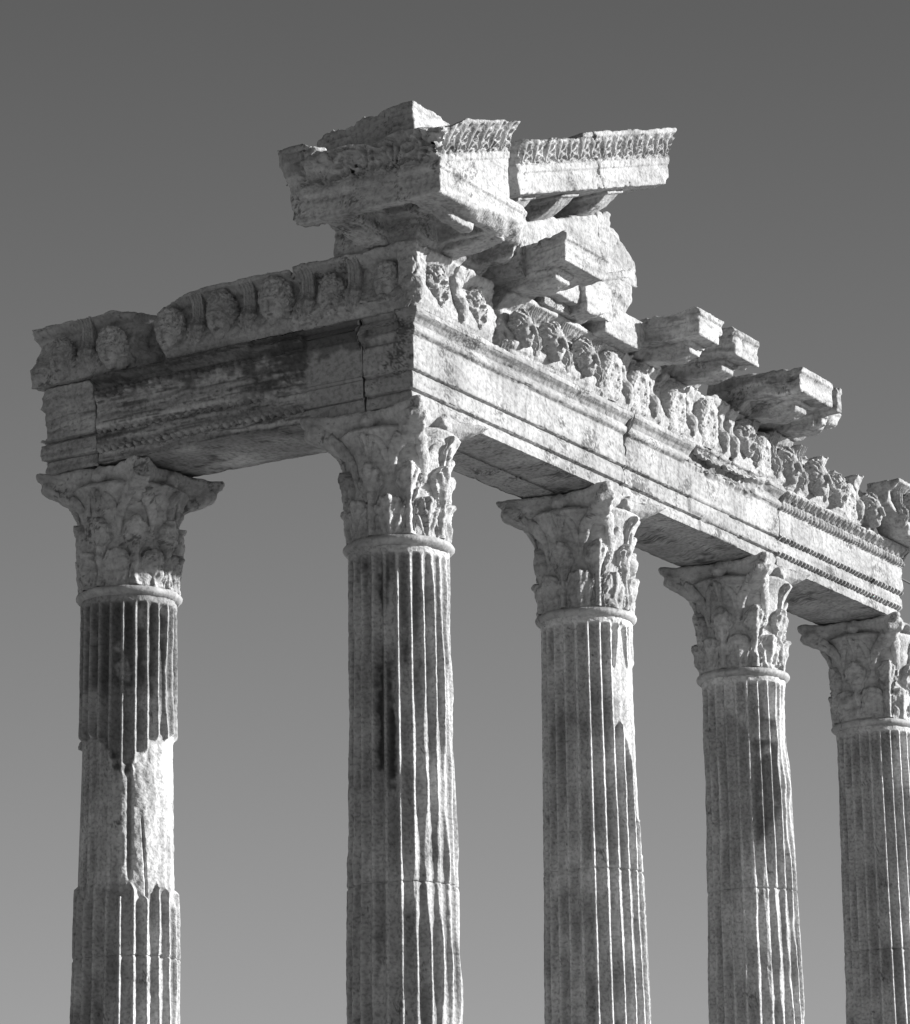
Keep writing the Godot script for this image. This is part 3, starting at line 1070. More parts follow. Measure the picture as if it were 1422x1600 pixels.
# ------------------------------------------------------------------ scene
func _ready() -> void:
	# camera
	var cam := Camera3D.new()
	cam.name = "camera"
	cam.fov = 18.1163
	cam.near = 0.1
	cam.far = 4000.0
	var dir := Vector3(0.82508413, 0.25820686, -0.50255884)
	var right := Vector3(0.52418317, -0.01784334, 0.85141859)
	cam.transform = Transform3D(Basis(right, Vector3(-0.21087479, 0.96592486, 0.15006995), -dir).orthonormalized(), Vector3(-20.63088567, -6.21983258 + H0, 13.08949726))
	add_child(cam)
	cam.current = true

	# sky and exposure
	var sky_m := ProceduralSkyMaterial.new()
	sky_m.sky_top_color = Color(0.024, 0.024, 0.024).linear_to_srgb()
	sky_m.sky_horizon_color = Color(0.272, 0.272, 0.272).linear_to_srgb()
	sky_m.sky_curve = 0.17
	sky_m.ground_horizon_color = Color(0.22, 0.22, 0.22).linear_to_srgb()
	sky_m.ground_bottom_color = Color(0.25, 0.25, 0.25).linear_to_srgb()
	sky_m.sun_angle_max = 75.0
	sky_m.sun_curve = 0.22
	var sky := Sky.new()
	sky.sky_material = sky_m
	var env := Environment.new()
	env.background_mode = Environment.BG_SKY
	env.sky = sky
	env.tonemap_mode = Environment.TONE_MAPPER_LINEAR
	env.tonemap_exposure = 1.8
	env.sdfgi_enabled = true
	env.ssao_enabled = true
	env.ssil_enabled = true
	var we := WorldEnvironment.new()
	we.name = "environment"
	we.environment = env
	add_child(we)

	# sun: to the right of the camera, low in the sky
	var sun := DirectionalLight3D.new()
	sun.name = "sun"
	sun.light_energy = 1.6
	sun.light_angular_distance = 0.5
	sun.shadow_enabled = true
	var az := deg_to_rad(56.0)
	var el := deg_to_rad(16.0)
	var to_sun := Vector3(cos(az) * cos(el), sin(el), sin(az) * cos(el))
	sun.basis = Basis.looking_at(-to_sun, Vector3.UP)
	add_child(sun)

	for n in [[nA, 11, 3, 1.0], [nB, 23, 2, 1.0], [nF, 37, 2, 1.0], [nC, 41, 1, 1.0]]:
		n[0].noise_type = FastNoiseLite.TYPE_SIMPLEX
		n[0].seed = n[1]
		n[0].fractal_type = FastNoiseLite.FRACTAL_FBM
		n[0].fractal_octaves = n[2]
		n[0].frequency = n[3]
	build_materials()
	build_ground()
	build_shared()
	build_columns()
	build_architrave()
	build_frieze()
	build_cornice()
	build_bits()
	run_jobs()
	spread_shared()


func build_ground() -> void:
	var g := MeshInstance3D.new()
	g.name = "ground"
	var pm := PlaneMesh.new()
	pm.size = Vector2(3000, 3000)
	g.mesh = pm
	var m := StandardMaterial3D.new()
	m.albedo_color = Color(0.58, 0.58, 0.58).linear_to_srgb()
	m.albedo_texture = noise_tex(0.03, 5, [[0.0, 0.6], [1.0, 1.0]], 77)
	m.uv1_triplanar = true
	m.uv1_world_triplanar = true
	m.uv1_scale = Vector3.ONE * 0.3
	m.roughness = 0.95
	g.material_override = m
	g.set_meta("kind", "structure")
	add_child(g)
	# the platform that carries the columns
	for k in 3:
		var s := MeshInstance3D.new()
		s.name = numbered("platform_step")
		var b := BoxMesh.new()
		var grow := 0.45 * (2 - k)
		b.size = Vector3(16.0 + 2 * grow, 0.35, 9.0 + 2 * grow)
		s.mesh = b
		s.position = Vector3(-1.0 + 8.0, 0.175 + 0.35 * k, 1.0 - 4.5)
		s.material_override = m
		s.set_meta("kind", "structure")
		add_child(s)


# screen-right offset (radians, from the side that faces the photographer) of an angle round a column
func facing(a: float) -> float:
	return angle_difference(a, deg_to_rad(148.0))


func build_columns() -> void:
	# far left: broken and mended shaft
	var v1 := func(f: float, q: Vector3) -> float:      # lower rim of the fluted stump
		return -1.20 - 0.30 * exp(-pow((f - 0.05) / 0.45, 2.0)) + 0.10 * nA.get_noise_3dv(q * 4.0)
	var v2 := func(f: float, q: Vector3) -> float:
		return -2.48 + 0.06 * sin(f * 9.0) + 0.06 * nA.get_noise_3dv(q * 4.0)
	var shape1 := func(a: float, y: float, inward: float, dep: float, q: Vector3) -> float:
		if y > -1.0 or y < -2.75:
			return inward
		var f := facing(a)
		var hi: float = v1.call(f, q)
		var lo: float = v2.call(f, q)
		var w := smoothstep(hi + 0.02, hi - 0.03, y) * smoothstep(lo - 0.02, lo + 0.03, y)
		if w <= 0.0:
			return inward
		var flat := 0.045 + 0.02 * nA.get_noise_3d(q.x * 2.5, q.y * 0.5, q.z * 2.5) + 0.008 * nF.get_noise_3dv(q * 9.0)
		if f < -0.15:
			flat = 0.042 + 0.005 * sin(a * 60.0) + 0.006 * nA.get_noise_3d(q.x * 6, q.y * 0.3, q.z * 6)
		flat += 0.05 * exp(-pow((f - 0.14) / 0.05, 2.0)) * smoothstep(-1.5, -1.6, y) * smoothstep(-2.45, -2.2, y)
		flat += 0.03 * exp(-pow((f - 0.46 + (y + 2.2) * 0.16) / 0.018, 2.0)) * smoothstep(-1.85, -1.95, y)
		return lerpf(inward, flat, w)
	var stain1 := func(a: float, y: float, c: Color, dep: float, q: Vector3) -> Color:
		var f := facing(a)
		var l := c.r
		var n := nA.get_noise_3dv(q * 3.0)
		var hi: float = v1.call(f, q)
		if y > hi:
			var s := smoothstep(-0.95 + 0.25 * n, -0.75 + 0.25 * n, y) * (0.35 + 0.65 * dep) * smoothstep(-0.25, 0.1, n + 0.25)
			l = lerpf(l * 0.80, 0.055, 0.78 * s)
			var rim := exp(-pow((y - hi - 0.05) / 0.07, 2.0)) * smoothstep(-0.9, -0.2, f) * smoothstep(0.35, 0.0, f)
			l = lerpf(l, 0.05, 0.8 * rim * smoothstep(-0.2, 0.25, nF.get_noise_3dv(q * 9.0) + 0.15))
		elif y > -2.4:
			l = l * 1.15
		return Color(l, l, l)
	column(Vector3(0.02, -0.02, -SL + 0.005), "far left column with a broken, smooth patched shaft and dark lichen", 1, {"joints": [-2.98], "shape": shape1, "stain": stain1, "full": 1.0, "base": 0.52, "wear": 0.014, "cap_base": 0.46, "cap_worn": 0.5, "cap_dirt": 0.40, "broken": [Vector4(-0.62, 1.0, 0.62, 0.20)]})
	# under the corner
	var stain2 := func(a: float, y: float, c: Color, dep: float, q: Vector3) -> Color:
		var f := facing(a)
		var l := c.r
		var n := nA.get_noise_3dv(q * Vector3(4, 1.3, 4)) + 0.4 * nF.get_noise_3dv(q * 11.0)
		var s := exp(-pow((f + 0.32) / 0.20, 2.0)) * smoothstep(-2.2, -1.6, y) * smoothstep(-0.02, -0.3, y)
		var streak := nA.get_noise_3d(floorf(a / TAU * FL) * 3.7, q.y * 0.8, 2.0) * 0.6
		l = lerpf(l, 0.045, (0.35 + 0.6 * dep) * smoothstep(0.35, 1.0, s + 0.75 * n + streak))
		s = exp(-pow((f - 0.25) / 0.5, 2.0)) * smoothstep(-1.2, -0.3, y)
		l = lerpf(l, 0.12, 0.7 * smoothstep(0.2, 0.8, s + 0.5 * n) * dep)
		return Color(l, l, l)
	column(Vector3(0, 0, 0), "tall fluted column under the corner of the entablature, with a black streak down its shaft", 2, {"joints": [-2.66], "stain": stain2, "base": 0.50, "wear": 0.026, "cap_worn": 0.1})
	# third
	var shape3 := func(a: float, y: float, inward: float, dep: float, q: Vector3) -> float:
		var f := facing(a)
		var lim := -0.55 - 1.4 * maxf(0.0, f - 0.75) + 0.25 * nA.get_noise_3dv(q * Vector3(3, 1, 3))
		var w := smoothstep(0.45, 0.55, f) * smoothstep(lim - 0.5, lim - 0.45, y) * smoothstep(-0.25, -0.30, y + 0.2 * sin(f * 14.0))
		return lerpf(inward, 0.022 + 0.008 * nA.get_noise_3dv(q * 4.0), w)
	column(Vector3(3.0, 0.0, 0.0), "middle column of five, pale speckled flutes with smooth filled patches on its sunny edge", 3, {"joints": [-2.2], "base": 0.58, "wear": 0.012, "shape": shape3, "cap_worn": 0.35})
	# fourth
	var stain4 := func(a: float, y: float, c: Color, dep: float, q: Vector3) -> Color:
		var f := facing(a)
		var l := c.r
		var n := nA.get_noise_3dv(q * 3.0)
		var s := smoothstep(0.0, 0.12, f) * smoothstep(1.0, 0.7, f) * smoothstep(-0.42, -0.46, y) * smoothstep(-1.75 + 0.5 * f, -1.6 + 0.5 * f, y)
		l = lerpf(l, 0.13, 0.8 * s * smoothstep(-0.4, 0.0, n))
		s = smoothstep(-0.75, -0.6, f) * smoothstep(0.12, 0.0, f) * smoothstep(-0.55, -0.6, y + 0.4 * f) * smoothstep(-1.5, -1.4, y - 0.8 * f)
		l = lerpf(l, 0.27, 0.5 * s)
		return Color(l, l, l)
	column(Vector3(6.0, 0.0, 0.0), "second column from the right, with a dark patch in its upper flutes", 4, {"joints": [-2.02], "stain": stain4, "base": 0.58, "wear": 0.03})
	column(Vector3(8.98, 0.0, 0.0), "rightmost column, cut by the right edge of the picture, with a jagged drum joint", 5, {"joints": [-2.28], "base": 0.56, "wear": 0.018, "cap_worn": 0.6})


func build_architrave() -> void:
	var grp := "architrave beams on the columns"
	# sunny side, first beam, whose end shows at the corner
	var t1 := tint({"base": 0.375, "vein": 0.10, "dirt": 0.52, "off": Vector3(3, 1, 2), "spot": 0.08})
	var c1 := func(q: Vector3, p: Vector2, _s: float) -> Color:
		return beam_marks(q, t1.at(q))
	var dmg1 := func(q: Vector3, p: Vector2, d: float, r: Vector3) -> float:
		# the crown is broken away at the shaded end
		if p.y > 1.56 and q.x < -A + 0.25 and q.z < A - 0.06 + 0.05 * nA.get_noise_3dv(r * 3.0):
			return d - maxf(0.0, p.x - 0.012) * 0.9
		return d
	var pf := beam_profile(-0.425)
	one("architrave_beam", "sunlit beam at the corner, from the corner column to the middle column", "beam", Vector3(1.3, 1.052, 0.17), M.marble,
		sweep.bind([Vector2(-A, -0.04), Vector2(-A, A), Vector2(3.025, A)], flip_plan(pf), 0.013, 0.012, beam_disp({"off": Vector3(1, 2, 3), "damage": dmg1}), c1), grp)
	var tb := tint({"base": 0.42, "vein": 0.10, "dirt": 0.36, "off": Vector3(8, 1, 2)})
	var cb := func(q: Vector3, p: Vector2, _s: float) -> Color: return tb.at(q)
	one("architrave_beam", "rear beam behind the sunlit corner beam, seen from below between the columns", "beam", Vector3(1.7, 1.052, -0.22), M.worn,
		sweep.bind([Vector2(0.40, -0.045), Vector2(3.02, -0.045)], flip_plan([[-0.343, 1.79, 0.3], [-0.343, 1.056, 0.012], [0.0, 1.056, 0.1], [0.0, 1.79, 0.3], [-0.343, 1.79, 0.3]]), 0.014, 0.012, beam_disp({"off": Vector3(4, 2, 3)}), cb), grp)
	# second beam: crown broken
	var t2 := tint({"base": 0.375, "vein": 0.10, "dirt": 0.52, "off": Vector3(13, 1, 2), "spot": 0.08})
	var c2 := func(q: Vector3, p: Vector2, _s: float) -> Color:
		var c := beam_marks(q, t2.at(q))
		if p.y > 1.56 and q.x > 4.2:
			var g := nA.get_noise_3dv(q * 4.0) + 0.5 * nF.get_noise_3dv(q * 18.0)
			c = c.lerp(Color(0.10, 0.10, 0.10), 0.7 * smoothstep(0.05, 0.3, g) * smoothstep(4.2, 4.4, q.x) * smoothstep(5.6, 5.3, q.x))
		return c
	var dmg2 := func(q: Vector3, p: Vector2, d: float, r: Vector3) -> float:
		var n := nA.get_noise_3dv(r * 3.0)
		if p.y > 1.57 and p.x > 0.03:
			var w := smoothstep(4.1, 4.4, q.x + 0.3 * n) * smoothstep(5.7, 5.3, q.x + 0.3 * n)
			d -= w * (maxf(0.0, p.x - 0.04) * 0.8 + 0.03 * nF.get_noise_3dv(r * 9.0) + 0.015)
		# stepped repair patches in the fascias
		if p.x > -0.01 and p.y > 1.06 and p.y < 1.58:
			if q.x > 4.2 and q.x < 5.0 and p.y > 1.19 and p.y < 1.34:
				d += 0.016
			if q.x > 4.45 and q.x < 5.2 and p.y < 1.19:
				d += 0.014
		return d
	one("architrave_beam", "sunlit beam with a broken top moulding, middle one of the three on the sunny side", "beam", Vector3(4.5, 1.052, 0.0), M.marble,
		sweep.bind([Vector2(3.04, A), Vector2(6.035, A)], flip_plan(beam_profile(-0.776)), 0.013, 0.012, beam_disp({"off": Vector3(7, 2, 3), "damage": dmg2, "panel": true}), c2), grp)
	var t3 := tint({"base": 0.375, "vein": 0.14, "dirt": 0.54, "off": Vector3(23, 1, 2), "spot": 0.08})
	var c3 := func(q: Vector3, p: Vector2, _s: float) -> Color: return beam_marks(q, t3.at(q))
	one("architrave_beam", "sunlit beam with a carved egg pattern under the frieze, farthest right", "beam", Vector3(7.5, 1.052, 0.0), M.marble,
		sweep.bind([Vector2(6.05, A), Vector2(8.90, A)], flip_plan(beam_profile(-0.776)), 0.011, 0.012, beam_disp({"off": Vector3(17, 2, 3), "ornament": true, "beads": true, "panel": true}), c3), grp)
	# shaded side
	var t4 := tint({"base": 0.38, "vein": 0.40, "dirt": 0.43, "off": Vector3(33, 1, 2), "vs": Vector3(1, 15, 0.5)})
	var c4 := func(q: Vector3, p: Vector2, _s: float) -> Color:
		var c := t4.at(q)
		var n := nA.get_noise_3dv(q * 3.0) + 0.6 * nF.get_noise_3dv(q * 9.0)
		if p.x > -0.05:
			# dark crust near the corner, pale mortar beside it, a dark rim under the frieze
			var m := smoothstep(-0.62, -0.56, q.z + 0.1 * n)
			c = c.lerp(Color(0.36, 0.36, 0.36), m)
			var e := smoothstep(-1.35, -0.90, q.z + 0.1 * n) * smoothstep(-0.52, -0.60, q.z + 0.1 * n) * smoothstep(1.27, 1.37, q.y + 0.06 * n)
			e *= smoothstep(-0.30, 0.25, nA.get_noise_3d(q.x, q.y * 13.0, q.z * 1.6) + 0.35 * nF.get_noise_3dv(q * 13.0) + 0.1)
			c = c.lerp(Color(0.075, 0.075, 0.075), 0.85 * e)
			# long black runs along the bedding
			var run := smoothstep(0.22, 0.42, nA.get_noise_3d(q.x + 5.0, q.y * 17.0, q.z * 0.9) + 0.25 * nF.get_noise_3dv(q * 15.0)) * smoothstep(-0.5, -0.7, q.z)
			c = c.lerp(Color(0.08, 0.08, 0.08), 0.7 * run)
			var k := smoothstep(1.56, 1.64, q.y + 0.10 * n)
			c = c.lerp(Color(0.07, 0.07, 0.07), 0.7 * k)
		return c
	var dmg4 := func(q: Vector3, p: Vector2, d: float, r: Vector3) -> float:
		if p.x > -0.02:
			var n := nA.get_noise_3dv(r * 3.0)
			if q.z > -0.62 + 0.1 * n:
				d = -maxf(0.0, p.x - 0.014) * 0.8 + 0.006 * n
			elif q.z > -1.06 + 0.1 * n and p.y > 1.31:
				d = -maxf(0.0, p.x - 0.014) * 0.6 + 0.014 * n + 0.012 * nF.get_noise_3dv(r * 12.0) + 0.012
		elif p.y < 1.1:
			d += 0.02 * nA.get_noise_3dv(r * Vector3(2, 1, 1))
		return d
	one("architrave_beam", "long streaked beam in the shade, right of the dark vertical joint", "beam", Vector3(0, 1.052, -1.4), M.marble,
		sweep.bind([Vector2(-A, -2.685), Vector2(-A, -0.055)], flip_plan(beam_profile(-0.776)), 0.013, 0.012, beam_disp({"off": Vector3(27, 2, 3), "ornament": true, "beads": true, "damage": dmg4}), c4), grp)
	var t5 := tint({"base": 0.38, "vein": 0.30, "dirt": 0.41, "off": Vector3(43, 1, 2)})
	var f5 := func(p: Vector3) -> float:
		var n := nA.get_noise_3dv(p * 2.6 + Vector3(3, 0, 0))
		var n2 := nA.get_noise_3dv(p * 8.0)
		var o := -0.02
		if absf(p.y - 1.172) < 0.009 or absf(p.y - 1.325) < 0.009 or absf(p.y - 1.60) < 0.012:
			o = -0.05
		elif p.y > 1.17:
			o = 0.0
		if p.y > 1.335:
			o = 0.022
		if p.y > 1.612:
			o = 0.05
		var d := smax(maxf(-p.x - A - o, p.x - A), maxf(1.054 - p.y, p.y - 1.79), 0.012)
		d = smax(d, -3.27 - p.z + 0.05 * n + 0.02 * n2 + 0.25 * maxf(0.0, p.y - 1.58), 0.03)
		d = maxf(d, p.z + 2.703 + 0.008 * n2)
		return d + 0.007 * n2 + 0.012 * maxf(0.0, n) + 0.004 * nF.get_noise_3dv(p * 24.0)
	one("architrave_beam", "short broken stub of a beam, left of the dark vertical joint", "beam", Vector3(0, 1.054, -3.0), M.worn,
		nets.bind(f5, Vector3(-0.55, 1.0, -3.45), Vector3(0.5, 1.85, -2.65), 0.0115, t5), grp)


func flip_plan(pf: Array) -> Array:
	return pf


func build_frieze() -> void:
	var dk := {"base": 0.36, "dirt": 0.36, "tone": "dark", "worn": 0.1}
	var cut1 := func(p: Vector3, d: float, n: float, n2: float) -> float:
		return smax(d, (p.x + 2.33) * 0.8 + (p.z - 0.10) * 0.6 + 0.03 * n2 + 0.04 * n, 0.03)
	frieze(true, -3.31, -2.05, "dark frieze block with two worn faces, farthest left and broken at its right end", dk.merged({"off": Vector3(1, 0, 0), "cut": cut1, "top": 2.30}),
		[[-2.97, 1.99, 2, 0.98, 0.0], [-2.46, 1.99, 0, 1.0, 0.05]], [[-2.73, false, 1.0]])
	var cut2 := func(p: Vector3, d: float, n: float, n2: float) -> float:
		d = smax(d, 1.0 * (-1.99 - p.x) + 0.5 * maxf(0.0, 2.0 - p.y) + 0.04 * n2, 0.03)
		return smax(d, (p.y - 2.30) * 0.9 + 0.25 * (-1.75 - p.x) + 0.05 * n, 0.04)
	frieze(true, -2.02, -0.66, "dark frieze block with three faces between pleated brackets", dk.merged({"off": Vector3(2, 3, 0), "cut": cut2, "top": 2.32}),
		[[-1.87, 2.04, 0, 1.0, -0.05], [-1.34, 2.06, 2, 1.12, 0.0], [-0.82, 2.08, 0, 1.08, 0.0]], [[-1.60, false, 1.0], [-1.09, false, 1.0]])
	# the corner block is carved on two sides
	var t := thing("frieze_block", "frieze block at the corner with battered faces on its shaded and its sunlit side", "frieze block", Vector3(-0.2, 1.797, 0.2), "carved frieze blocks with faces")
	var base := Vector3(-0.2, 1.797, 0.2)
	var ct := tint({"base": 0.42, "dirt": 0.43, "vein": 0.10, "off": Vector3(5, 5, 5)})
	var f := func(p: Vector3) -> float:
		var n := nA.get_noise_3dv(p * 2.2)
		var n2 := nA.get_noise_3dv(p * 6.5)
		var fine := nF.get_noise_3dv(p * 26.0)
		var oL := -p.x - A
		var oR := p.z - A
		var O := fz_prof.at(p.y)
		var OL := O
		var OR := O * 0.6 + 0.035
		if p.y > 2.235 and p.y < 2.305:
			OL += 0.014 * cos(p.z * TAU / 0.066)
			OR += 0.010 * cos(p.x * TAU / 0.075)
		elif p.y < 1.96 and p.y > 1.83:
			OL += 0.022 * sin(p.z * 38.0 + 9.0 * n2) * sin(p.y * 46.0 + 5.0 * n)
		var d := smax(oL - OL, oR - OR, 0.05)
		d = smax(d, p.y - 2.325 - 0.02 * n, 0.02)
		d = smax(d, 1.797 - p.y, 0.01)
		d = smax(d, -0.66 - p.z + 0.04 * n2, 0.03)
		# the right end is rounded off and leans
		d = smax(d, (p.x - 0.86 + 0.35 * absf(p.y - 2.08)) * 0.8 + 0.7 * maxf(0.0, oR - 0.02) + 0.03 * n2, 0.06)
		d = maxf(d, -0.33 - minf(oR, 1.0) if p.x > 0.0 else -10.0)
		d = maxf(d, -0.33 - oL if p.z < 0.0 else -10.0)
		return d + 0.010 * n2 + 0.005 * fine
	part("slab", t, M.worn, base, nets.bind(f, Vector3(-0.62, 1.76, -0.75), Vector3(1.0, 2.40, 0.62), 0.0125, ct))
	for h in [[-0.30, 2.03, 1, 1.1], [0.22, 2.05, 0, 1.05]]:
		face_at(t, base, true, h, "dark")
	for h in [[-0.13, 2.06, 1, 1.12], [0.47, 2.03, 1, 1.05]]:
		face_at(t, base, false, h, "")
	for h in [[-0.08, false], [-0.52, false], [0.46, true]]:
		bracket_at(t, base, true, h, "dark")
	for h in [[0.18, true], [-0.47, true]]:
		bracket_at(t, base, false, h, "")
	# sunny side
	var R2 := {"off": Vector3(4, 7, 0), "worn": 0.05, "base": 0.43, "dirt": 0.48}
	frieze(false, 0.95, 2.46, "sunlit frieze block with sharp clear faces under a crisp top edge", R2, [[1.10, 2.03, 2, 0.98, 0.05, 0.02], [1.58, 2.04, 0, 1.05, 0.0, 0.03], [2.14, 2.05, 2, 1.02, -0.05, 0.02]], [[1.33, false, 0.9], [1.85, false, 1.05], [2.40, false, 0.9]])
	var R3 := {"off": Vector3(9, 7, 2), "worn": 0.75, "base": 0.43, "dirt": 0.43}
	frieze(false, 2.50, 3.56, "worn sunlit frieze block with two heads reduced to smooth lumps", R3, [[2.68, 2.07, 3, 1.05, 0.0], [3.16, 2.06, 3, 1.1, 0.0]], [[2.93, true, 0.9], [3.42, true, 0.9]])
	var R4 := {"off": Vector3(14, 7, 2), "worn": 0.85, "base": 0.43, "dirt": 0.41}
	frieze(false, 3.60, 4.92, "worn sunlit frieze block with hollowed lumps, over the broken top moulding of the middle beam", R4, [[3.85, 2.07, 3, 1.15, 0.0], [4.48, 2.08, 3, 1.1, 0.0]], [[4.14, true, 1.0], [4.78, true, 0.8]])
	var R5 := {"off": Vector3(19, 7, 2), "worn": 0.6, "base": 0.43, "dirt": 0.47, "top": 2.28}
	frieze(false, 4.96, 6.30, "sunlit frieze block with worn faces below the farthest cornice stones", R5, [[5.20, 2.07, 1, 1.1, 0.0], [5.62, 2.03, 3, 0.95, 0.0], [6.12, 2.02, 2, 1.1, 0.05]], [[4.98, true, 0.9], [5.42, false, 0.9], [5.86, false, 1.0]])
	var R6 := {"off": Vector3(24, 7, 2), "worn": 0.4, "base": 0.44, "dirt": 0.54, "top": 2.22}
	frieze(false, 6.34, 8.12, "sunlit frieze block with four rounded heads, over the carved egg pattern", R6, [[6.66, 2.02, 0, 1.1, 0.0, 0.04], [7.12, 2.00, 1, 1.05, 0.0, 0.03], [7.50, 1.98, 3, 1.0, 0.0], [7.92, 1.97, 2, 1.05, 0.0, 0.04]], [[6.42, false, 1.0], [6.90, true, 0.9], [7.72, true, 0.9]])
	var R7 := {"off": Vector3(29, 7, 2), "worn": 0.1, "base": 0.43, "dirt": 0.48, "out": 0.24}
	var cut7 := func(p: Vector3, d: float, n: float, n2: float) -> float:
		return smax(d, 1.0 * (8.10 + 1.5 * maxf(0.0, 2.0 - p.y) - p.x) + 0.03 * n2, 0.03)
	R7["cut"] = cut7
	frieze(false, 8.05, 9.40, "frieze block pushed forward at the right edge of the picture, with one shadowed face", R7, [[8.48, 2.06, 0, 1.1, 0.0, 0.03], [9.12, 2.06, 2, 1.1, 0.0, 0.03]], [[8.78, false, 1.1], [8.24, false, 0.8]])


func build_bits() -> void:
	var iron := StandardMaterial3D.new()
	iron.albedo_color = Color(0.05, 0.05, 0.05).linear_to_srgb()
	iron.roughness = 0.7
	var at := tint({"base": 0.06, "vein": 0.0})
	one("iron_rod", "thin dark iron rod sticking out of the end of the rightmost beam", "rod", Vector3(9.1, 1.57, 0.25), iron, tube_straight.bind([Vector3(8.7, 1.56, 0.27), Vector3(9.2, 1.585, 0.26), Vector3(9.9, 1.60, 0.22)], 0.011, at))
	var straw := StandardMaterial3D.new()
	straw.albedo_color = Color(0.22, 0.22, 0.22).linear_to_srgb()
	straw.roughness = 0.9
	var k := 0
	for g in [[Vector3(0.86, 1.795, 0.50), "dry grass tuft on the ledge where the corner frieze block ends"], [Vector3(4.45, 1.70, 0.46), "dry grass tuft in the broken top moulding of the middle beam"], [Vector3(-0.46, 1.79, 0.44), "dry grass tuft at the upper corner of the sunlit beam"]]:
		k += 1
		one("grass_tuft", g[1], "grass tuft", g[0], straw, tuft.bind(g[0], k), "dry tufts growing on the ruin")


func tube_straight(path: Array, r: float, t: Tint) -> Acc:
	var acc := Acc.new()
	var pts := PackedVector3Array()
	var cols := PackedColorArray()
	for p: Vector3 in path:
		for j in 9:
			var a := TAU * j / 8.0
			pts.append(p + Vector3(0, cos(a), sin(a)) * r)
			cols.append(t.at(p))
	acc.grid(9, path.size(), pts, cols, true)
	return acc


func tuft(at: Vector3, seed_: int) -> Acc:
	var acc := Acc.new()
	var rng := RandomNumberGenerator.new()
	rng.seed = seed_
	for b in 46:
		var o := at + Vector3(rng.randf_range(-0.09, 0.09), 0.0, rng.randf_range(-0.03, 0.03))
		var lean := Vector3(rng.randf_range(-0.05, 0.05), rng.randf_range(0.03, 0.11), rng.randf_range(-0.01, 0.07))
		var w := Vector3(rng.randf_range(-1, 1), 0, rng.randf_range(-1, 1)).normalized() * 0.003
		var pts := PackedVector3Array([o - w, o + w, o + lean * 0.6 - w * 0.7, o + lean * 0.6 + w * 0.7, o + lean + Vector3(0, -0.02, 0.01), o + lean + Vector3(0, -0.02, 0.01) + w * 0.2])
		var cols := PackedColorArray()
		cols.resize(6)
		cols.fill(Color(0.2, 0.2, 0.2))
		acc.grid(2, 3, pts, cols)
	return acc


func face_at(t: Node3D, base: Vector3, left: bool, h: Array, tone: String) -> void:
	var m := MeshInstance3D.new()
	m.name = "head"
	m.material_override = M.worn
	m.set_meta("shared", "head%d%s" % [h[2], tone])
	var b := frame_left() if left else Basis()
	var p := b * Vector3(h[0], h[1] - 0.02, A + 0.05)
	m.transform = Transform3D((b * Basis.from_euler(Vector3(0.30 if left else 0.12, 0, 0))).scaled_local(Vector3.ONE * h[3] * 0.95), p - base)
	t.add_child(m, true)
	shared_users.append(m)


func bracket_at(t: Node3D, base: Vector3, left: bool, h: Array, tone: String) -> void:
	var m := MeshInstance3D.new()
	m.name = "bracket"
	m.material_override = M.worn
	m.set_meta("shared", "bracket%d%s" % [1 if h[1] else 0, tone])
	var b := frame_left() if left else Basis()
	m.transform = Transform3D(b, b * Vector3(h[0], 2.06, A + 0.03) - base)
	t.add_child(m, true)
	shared_users.append(m)


